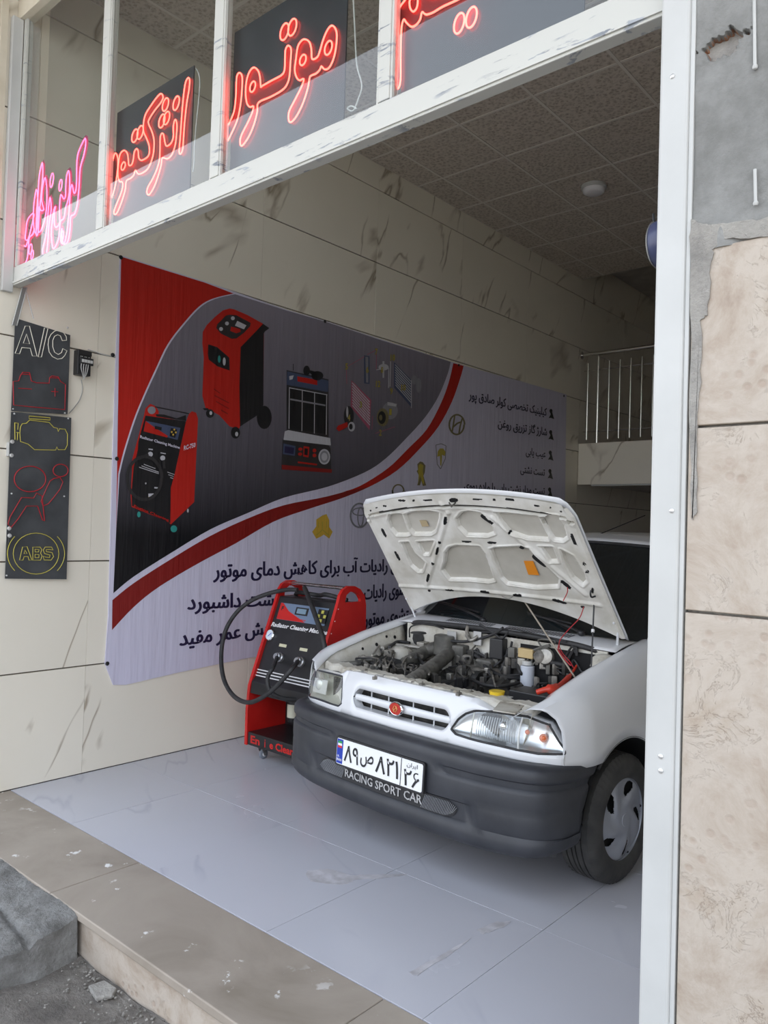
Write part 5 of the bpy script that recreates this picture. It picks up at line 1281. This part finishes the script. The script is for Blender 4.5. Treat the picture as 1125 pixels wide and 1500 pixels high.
def hinner(i, j):
    t = .012+j*.976; ue = uedge(t)-.006; u = -ue+2*ue*i; s = srear(u)+.008+(sfront(u)-srear(u)-.016)*t
    h = -.016                                  # frame level, towards the engine side
    ed = min(ue-abs(u), s-srear(u)-.0, sfront(u)-s)
    for P, b in zip(POCK, PB):
        if b[0]-.02 < u < b[2]+.02 and b[1]-.02 < s < b[3]+.02:
            d = pdist(u, s, P)
            if inpoly(u, s, P): h = max(h, -.016+.022*min(1, d/.006))
            elif d < .016: h = max(h, -.0165) if d < .004 else min(h, -.016-.004*math.sin(PI*(d-.004)/.012))
    for (a, b, w_) in RIDGE:
        dx, dy = b[0]-a[0], b[1]-a[1]; L = dx*dx+dy*dy; tt = max(0, min(1, ((u-a[0])*dx+(s-a[1])*dy)/L)); d = math.hypot(u-a[0]-tt*dx, s-a[1]-tt*dy)
        if d < w_ and h < -.012: h -= .007*(1+math.cos(PI*d/w_))/2
    fs_ = sfront(u)-s
    if .078 < fs_ < .094: h = max(h, .004)
    elif .094 <= fs_ < .115: h -= .006*(1-(fs_-.094)/.021)
    if ed < .012: h = -.006-.010*(ed/.012)
    return hpt(u, s, h+.006+.020*(1-(u/.66)**2))
NU, NV = 300, 200
def hkeep(i, j):
    t = .012+j*.976; ue = uedge(t)-.006; u = -ue+2*ue*i; s = srear(u)+.008+(sfront(u)-srear(u)-.016)*t
    for P, b in zip(SLOT, SB):
        if b[0] < u < b[2] and b[1] < s < b[3] and inpoly(u, s, P): return False
    return True
hi_ = MB().grid(hinner, NU, NV, hkeep).build('bonnet_frame', M['hood_inner'], hood, 35)
MB().grid(lambda i, j: hskin(.02+.96*i, .03+.94*j, -.007), 30, 20).build('bonnet_lining', M['hood_skin'], hood, 50)
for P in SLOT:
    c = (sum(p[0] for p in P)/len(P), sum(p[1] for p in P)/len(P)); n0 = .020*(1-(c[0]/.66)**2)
    MB().prism([hpt(c[0]+(p[0]-c[0])*1.35, c[1]+(p[1]-c[1])*1.45, n0-.0085) for p in P], HN*.004).build('shaded_slot', M['dark_void'], hood)  # dark prism behind each hole paints the shade inside it
M['pocket_line'] = mat('pocket_line', (.16, .14, .11), .7)
for P in POCK:
    MB().tube([hpt(u, s_, -.0035+.020*(1-(u/.66)**2)+.006) for u, s_ in P], .0016, 5, True).build('pocket_edge', M['pocket_line'], hood)  # thin dark line along each pocket edge
MB().tube(cr_([hpt(u, sfront(u)-.086, .002+.020*(1-(u/.66)**2)) for u in (-.52, -.3, -.1, .1, .3, .52)], 6), .0055, 6).build('groove_shade', M['engine_dark'], hood, 60)  # dark tube paints the shade along the front groove
# labels and latch on the inside of the bonnet
def hq(st, o, k, name, m, lift=.0015, n0=0.):
    Q = _h(st, o, k); return MB().prism([hpt(u, s, .005+.020*(1-(u/.66)**2)-lift-n0) for u, s in Q], HN*-.0008).build(name, m, hood)
hq('210,490 275,490 318,588 242,585', RO, RK, 'orange_label', mat('label_orange', (.75, .26, .02), .45), .006)
hq('470,255 520,255 542,300 490,302', LO, LK, 'brown_label', mat('label_brown', (.45, .36, .22), .6), .006)
Q = hus(LO[0]+728/LK, LO[1]+110/LK); c = hpt(Q[0], Q[1], .006)
MB().tube([c+Vector((-.02, 0, 0))-HN*.004, c-HN*.022-HD*.012, c+Vector((.02, 0, 0))-HN*.004], .004, 6).build('latch_striker', M['engine'], hood, 60)
Q = hus(RO[0]+700/RK, RO[1]+690/RK); c = hpt(Q[0], Q[1], -.012)
MB().tube(cr_([c+HD*.02, c-HN*.012+HD*.01, c-HN*.014-HD*.008, c-HD*.012+Vector((.012, 0, 0))], 4), .004, 6).build('stay_hook', M['black'], hood, 60)
for s in (1, -1):
    MB().tube(cr_([(s*.62, .955, .93), (s*.635, .93, 1.00), (s*.64, .915, 1.045), hpt(s*.635, .12, -.012)], 4), .006, 6).build('bonnet_hinge', M['car_white'], car, 50)
# stay, prop and wires
a = EU(763, 873, .12); b = E(842, 992, .80)
MB().tube([a, b], .004, 6).build('bonnet_stay', mat('stay_beige', (.36, .31, .25), .4), car, 60)
a = Vector(EU(871, 868, .56)); b = Vector(EU(866, 978, .62))
MB().tube([a, b], .0035, 6).build('gas_strut', M['black'], car, 60)
MB().tube([a.lerp(b, .50), a.lerp(b, .54)], .0075, 8).build('strut_clip', M['white_print'], car, 60)
M['red_wire'] = mat('red_wire', (.42, .02, .03), .4)
def cw(pts, u0, r, name, m, n=5):
    L = pl(pts); P = [EY(x, y, u0) if not isinstance(u0, (list, tuple)) else EY(x, y, u0[0]+(u0[1]-u0[0])*i/(len(L)-1)) for i, (x, y) in enumerate(L)]
    return MB().tube(cr_(P, n), r, 6).build(name, m, car, 60)
cw('855,889 849,905 835,920 822,935 819,945 824,957 834,968 840,978', (.74, .66), .0022, 'red_wire', M['red_wire'])
cw('819,945 818,952 826,964 836,975', (.68, .66), .003, 'red_wire', M['red_wire'])
cw('831,860 831,868 825,880', .70, .0022, 'red_wire', M['red_wire'])
cw('735,873 745,877 752,873', .80, .002, 'thin_pipe', M['alu'])

# ------------------------------------------------------------------ engine bay
mb = MB()
def aprn(s):
    def f(i, j):
        y = .26+.62*i; wt = lerp(y, TY, TW)-.024
        return (s*(.645-.09*j), y, wt-.30*j)
    return f
for s in (1, -1):
    ap = MB().grid(aprn(s), 16, 6).build('inner_wing', M['bay_white'], car, 50, solid=.002)
    if s < 0:
        for y, t, r in ((.33, .22, .009), (.40, .26, .007), (.56, .14, .008), (.66, .17, .010), (.74, .10, .008), (.80, .16, .010)):
            p = Vector(aprn(s)((y-.26)/.62, t)); disc(p, r, (1, 0, .3), [(0, 0), (1, 0), (1, .25), (0, .25)], 'wing_hole', M['dark_void'], ap, 12)
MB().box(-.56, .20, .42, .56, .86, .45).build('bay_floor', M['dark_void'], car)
fwz = .90
MB().box(-.60, .868, .42, .62, .878, fwz+.015).build('firewall', M['bay_white'], car)
MB().box(-.13, .863, .42, .60, .8675, .80).build('firewall_insulation', M['engine_dark'], car, bevel=.002)
def cowl(i, j):
    u = -.66+1.32*i; c = 1-(u/.66)**2; y = .865+(.20-.085*c)*j+.0; return (u, y, .918+.012*c+.030*j+.006*math.sin(PI*j))
co = MB().grid(cowl, 30, 6).build('cowl_panel', M['car_white'], car, 60, solid=.003)
mb = MB()
for a0, a1, n in ((.22, .46, 20), (.52, .80, 24)):
    for k in range(n):
        i = a0+(a1-a0)*k/n
        mb.add([Vector(cowl(i, .38))+Vector((0, 0, .0035)), Vector(cowl(i+.006, .38))+Vector((0, 0, .0035)), Vector(cowl(i+.012, .72))+Vector((0, 0, .0035)), Vector(cowl(i+.006, .72))+Vector((0, 0, .0035))], [(0, 1, 2, 3)])
tag(mb.build('cowl_vents', M['dark_void'], co), kind='stuff')
MB().tube(cr_([(-.60, .90, .895), (-.52, .868, .925), (-.25, .858, .938), (.0, .855, .942), (.3, .857, .936), (.52, .868, .920), (.61, .90, .888)], 8), .013, 8).build('cowl_seal', M['rubber'], car, 60)
# wipers
for u0, u1 in ((-.16, -.60), (.42, -.05)):
    wi = MB().tube(cr_([(u0, .985, .965), (u0-.06, .99, .985), ((u0+u1)/2, 1.03, 1.01), (u1, 1.08, 1.03)], 5), .007, 6).build('wiper', M['black'], car, 60)
    MB().ball((u0, .98, .968), .020, 10, (1, 1, .8)).build('wiper_pivot', M['black'], wi, 60)
    MB().tube([((u0+u1)/2+.16, 1.02, 1.0), (u1-.06, 1.10, 1.035)], .005, 6).build('wiper_blade', M['black'], wi, 60)
# radiator crossmember with brackets
def xm(i, j):
    u = -.63+1.26*i; base = sy(u, .70)+.034; k = int(round(j*5))
    q = [(0, .68), (0, .744), (.010, .752), (.075, .752), (.088, .742), (.088, .66)][k]
    return (u, base+q[0]+.004*math.sin(u*60), q[1]+.010*(1-(abs(u)/.63)**2)+.003*math.sin(u*47)+.002*math.sin(u*171))
MB().grid(xm, 90, 5).build('radiator_crossmember', M['bay_white'], car, 30, solid=.003)
for (px, py, w, m, sc_) in ((607, 1003, .765, 'alu', 1.2), (618, 1006, .765, 'engine', 1.3), (549, 996, .765, 'alu', .8), (672, 1019, .77, 'alu', 1.1), (690, 1017, .77, 'engine', .9), (760, 1040, .76, 'engine', 1.), (486, 967, .755, 'engine', .8), (535, 985, .765, 'alu', .7)):
    p = E(px, py-5, .765); sc_ *= .55; m = 'engine'; mb = MB()
    mb.box(p[0]-.016*sc_, p[1]-.010, p[2]-.014, p[0]+.012*sc_, p[1]+.012, p[2]+.0); mb.tube([(p[0], p[1], p[2]), (p[0]+.004, p[1], p[2]+.013*sc_)], .006*sc_, 7)
    mb.build('bracket', M[m], car, 30, bevel=.0015)
mb = MB()
a = [E(x, y, .768) for x, y in pl('722,1040 733,1027 768,1033 755,1045')]
mb.prism(a, (0, 0, -.004)); mb.build('latch_bracket', M['bay_white'], car)
# engine bay contents (car-local points from E at given heights)
def et(pts, w, r, name, m, n=5, sides=10):
    L = pl(pts); ws = w if isinstance(w, (list, tuple)) else (w, w)
    P = [E(x, y, ws[0]+(ws[1]-ws[0])*i/(len(L)-1)) for i, (x, y) in enumerate(L)]
    return MB().tube(cr_(P, n), r, sides).build(name, M[m], car, 55)
def eb(px, py, w, sx, sy_, sz, name, m, rz=0., bev=.006):
    p = E(px, py, w); mb = MB().box(-sx/2, -sy_/2, -sz, sx/2, sy_/2, 0); o = mb.build(name, M[m], car, bevel=bev); o.location = p; o.rotation_euler = (0, 0, rz); return o
def ec(px, py, w, r, h, name, m, n=20, extra=()):
    p = E(px, py, w); return MB().lathe([(0, -h), (r, -h), (r, -.1*r), (r*.9, 0), (0, 0)]+list(extra), p, 'z', n).build(name, M[m], car, 40)
# engine block mass and rocker cover
from mathutils import noise as mn
def mass(i, j):
    u = -.53+1.06*i; y = .335+.50*j; p = Vector((u*9, y*9, 3.1)); q = Vector((u*26, y*26, 1.7))
    z = .655+.070*mn.noise(p)+.030*mn.cell(q*.8)+.022*mn.noise(q)-.05*max(0, 1-min(i, 1-i)*12)-.05*max(0, 1-min(j, 1-j)*10)+.05*j
    return (u, y, z)
MB().grid(mass, 110, 60).build('engine_mass', M['engine_dark'], car, 30)
eb(640, 985, .66, .52, .32, .20, 'engine_block', 'engine', -.05, .02)
eb(600, 962, .70, .30, .16, .06, 'rocker_cover', 'alu', -.1, .015)
eb(710, 975, .68, .22, .22, .10, 'gearbox_cover', 'engine', .1, .02)
# air intake: filter drum and two fat ribbed hoses
ec(653, 930, .86, .062, .10, 'air_filter', 'hose_grey', 24)
p = Vector(E(651, 948, .82)); disc(p, .055, (0.2, -.5, .8), [(0, -.3), (.9, -.3), (1, 0), (.9, .3), (0, .35)], 'intake_body', 'x' and M['alu'], car, 24)
def ribbed(pts, w, r, name, m, amp=.07):
    L = pl(pts); P = [E(x, y, w[0]+(w[1]-w[0])*i/(len(L)-1)) for i, (x, y) in enumerate(L)]; Q = cr_(P, 12)
    return MB().tube(Q, [r*(1+amp*math.sin(i*1.6)) for i in range(len(Q))], 12).build(name, M[m], car, 60)
ribbed('660,955 648,966 632,978 615,990 600,1000', (.80, .74), .034, 'intake_hose', 'hose_grey')
ribbed('640,948 622,955 605,966 590,975 582,985', (.80, .72), .034, 'intake_hose', 'hose_grey', .03)
ribbed('583,972 562,968 556,985 560,995', (.76, .70), .022, 'radiator_hose', 'rubber', .02)
et('500,975 530,972 560,962 585,955', (.72, .76), .020, 'air_duct', 'hose_grey')
et('508,985 530,985 548,992', (.70, .70), .018, 'air_duct', 'hose_grey')
et('600,990 640,1000 670,1000', (.72, .70), .016, 'radiator_hose', 'rubber')
for x, y in ((541, 977), (548, 978)): ec(x, y, .72, .012, .03, 'cap_bolt', 'alu', 12)
et('560,950 575,945 600,947 625,950', .80, .012, 'fuel_rail', 'alu'); et('555,958 575,952 598,956 618,962', .78, .010, 'fuel_pipe', 'engine')
et('545,960 556,945 560,940', .80, .005, 'bracket_arm', 'alu'); et('570,948 583,940 600,942', .81, .009, 'coolant_pipe', 'rubber')
eb(570, 952, .80, .05, .04, .04, 'sensor_block', 'engine', .3); eb(591, 946, .81, .05, .035, .04, 'sensor_block', 'alu', -.2); eb(620, 940, .83, .05, .06, .06, 'throttle_body', 'alu', .1)
eb(668, 966, .76, .018, .012, .04, 'connector', 'white_paint', .2, .002)
eb(662, 925, .0+.88, .06, .006, .055, 'data_plate', 'grey_metal', 0, .001)
eb(700, 925, .0+.885, .05, .01, .07, 'relay_cover', 'grey_metal', 0, .002)
ec(613, 926, .895, .043, .006, 'firewall_plug', 'rubber')
pd = Vector(EY(613, 935, .862)); disc(pd, .040, (0, -1, 0), [(0, 0), (1, 0), (1, .15), (0, .2)], 'heater_plug', M['rubber'], car, 10)
# dark electrical clutter on the right half
eb(676, 945, .80, .07, .08, .11, 'coolant_box', 'hose_grey', .1, .008); eb(683, 958, .76, .09, .07, .09, 'ignition_module', 'engine', .2, .01)
eb(731, 935, .85, .075, .06, .10, 'ignition_coil', 'black', .1, .006); eb(716, 965, .74, .10, .10, .06, 'fuse_box', 'hose_grey', 0, .01)
eb(772, 950, .86, .085, .03, .045, 'cream_control_box', 'old_wood', 0, .004); bpy.data.objects[-1] if False else None
cyl = disc(Vector(E(800, 962, .80)), .040, (.3, -1, .2), [(0, -1.2), (1, -1.2), (1, .2), (.85, .5), (.4, .6), (0, .6)], 'alternator', M['alu'], car, 20)
disc(Vector(E(793, 962, .81)), .030, (.3, -1, .2), [(0, -1.3), (1, -1.3), (1, .9), (.6, 1.2), (0, 1.2)], 'brake_booster', M['engine'], car, 20)
MB().box(.16, .862, .66, .60, .867, .895).build('recess_shade', M['dark_void'], car)  # flat dark sheet painted in for the shade of a recess
eb(888, 973, .84, .09, .07, .05, 'black_box', 'black', .1, .006)
et('703,915 720,925 735,935 745,925', (.86, .86), .006, 'thick_cable', 'rubber'); et('655,938 680,940 705,935 725,928 737,920', (.86, .88), .008, 'vacuum_hose', 'rubber')
et('678,952 700,962 715,980 740,992 765,993', (.80, .72), .010, 'coolant_hose', 'rubber'); et('737,950 725,968 715,985', (.80, .72), .009, 'coolant_hose', 'rubber'); et('745,950 738,972 728,992', (.80, .72), .008, 'wiring_loom', 'rubber')
et('712,992 740,990 762,988', (.74, .74), .006, 'wiring_loom', 'rubber'); et('756,970 762,985 768,990', (.80, .74), .008, 'wiring_loom', 'rubber'); et('700,985 725,975 745,955 750,940', (.74, .84), .006, 'wiring_loom', 'rubber')
et('690,995 710,1003 735,1005 760,1000', (.72, .73), .008, 'wiring_loom', 'rubber'); et('775,955 800,968 830,975', (.82, .80), .012, 'steering_pipe', 'rubber')
et('600,933 602,918 625,914 650,921', (.86, .90), .004, 'brake_pipe', 'rubber'); et('683,930 690,938 700,932', (.88, .88), .009, 'pipe_union', 'alu')
et('686,917 684,925 688,936', (.88, .84), .010, 'pipe_union', 'engine'); et('693,925 720,926 745,921 790,930 830,940', (.89, .89), .004, 'cable_run', 'rubber')
for k in range(44):
    x0, y0 = random.uniform(545, 850), random.uniform(945, 1006)
    y0 = min(y0, 966+(x0-500)*.17)
    if x0 > 800: y0 = min(y0, 985)
    x1, y1 = x0+random.uniform(-20, 20), y0+random.uniform(-14, 14); y1 = min(y1, 968+(x1-500)*.17)
    w0 = .755+.0010*(1000-y0)
    et('%f,%f %f,%f %f,%f %f,%f' % (x0, y0, x0+random.uniform(-4, 9), y0-random.uniform(3, 11), x1+random.uniform(-9, 4), y1-random.uniform(2, 12), x1, y1), (w0, w0-.03), random.choice((.004, .005, .007)), 'engine_wire', random.choice(('rubber', 'rubber', 'engine', 'hose_grey')), 4, 6)
for k in range(70):
    x0, y0 = random.uniform(530, 840), random.uniform(948, 1006)
    y0 = min(y0, 966+(x0-500)*.17)
    if x0 > 790: y0 = min(y0, 990)
    eb(x0, y0, .735+.0009*(1000-y0)+random.uniform(-.02, .02), random.uniform(.012, .040), random.uniform(.012, .035), .05, 'engine_fitting', random.choice(('engine_dark', 'engine', 'alu', 'black', 'hose_grey', 'engine_dark')), random.uniform(-.6, .6), .004)
# washer bottle, yellow cap, battery and red clamp
ec(773, 975, .80, .034, .11, 'brake_fluid_bottle', 'white_paint', 20); bpy.context.view_layer.update()
wb_ = [o for o in COL.objects if o.name.startswith('brake_fluid_bottle')][0]; wb_.data.materials[0] = mat('milky_plastic', (.62, .66, .74), .25)
ec(773, 968, .815, .026, .018, 'bottle_cap', 'white_paint', 20)
eb(785, 1012, .735, .20, .13, .16, 'battery', 'black', .05, .006); eb(742, 1020, .752, .05, .0025*10, .003, 'battery_label', 'white_paint', .2, .001)
pn = E(728, 1012, .775); M['cap_yellow'] = mat('cap_yellow', (.72, .50, .03), .35); M['neck'] = mat('milky_neck', (.62, .60, .48), .3)
MB().lathe([(0, 0), (.033, 0), (.030, -.016), (0, -.016)], pn, 'z', 20).build('filler_cap', M['cap_yellow'], car, 40)
MB().lathe([(.026, -.016), (.024, -.05), (0, -.05)], pn, 'z', 20).build('filler_neck', M['neck'], car, 40)
M['clamp_red'] = mat('clamp_red', (.55, .04, .02), .35)
P = [Vector(E(x, y, w)) for x, y, w in ((787, 1014, .775), (800, 1010, .79), (815, 1008, .79), (833, 992, .80), (845, 975, .83))]
MB().tube(cr_(P, 5), [.012]*6+[.020]*5+[.012]*5+[.006]*5, 8).build('jump_clamp', M['clamp_red'], car, 50)
# strut tower mound
p = E(905, 955, .90)
MB().lathe([(.06, -.05), (.05, -.012), (.035, 0), (.015, .005), (0, .005)], E(885, 960, .895), 'z', 24).build('strut_tower', M['bay_white'], car, 50)
MB().lathe([(.085, -.06), (.07, -.015), (.05, 0), (.02, .006), (0, .006)], (-.52, .72, .80), 'z', 24).build('strut_tower', M['bay_white'], car, 50)
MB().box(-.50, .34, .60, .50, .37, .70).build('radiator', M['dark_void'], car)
MB().box(-.50, .245, .45, .50, .28, .70).build('condenser', M['engine_dark'], car)

# scuffs on the floor tiles
M['scuff'] = speck('scuff_mark', (.42, .41, .43), (.60, .59, .63), 18, .5, 0)
for q in ('447,1282 452,1275 480,1273 500,1277 515,1282 545,1281 600,1280 560,1287 520,1289 508,1295 490,1296 455,1291', '700,1362 728,1350 748,1349 742,1355 722,1364 706,1368', '600,1425 660,1390 690,1375 660,1398 610,1430'):
    P = rag([tuple(onp(x, y, 2, .0012))[:2] for x, y in pl(q)], 5, .004)
    MB().prism([(x, y, .0009) for x, y in P], (0, 0, .0004)).build('scuff_mark', M['scuff'], fl)
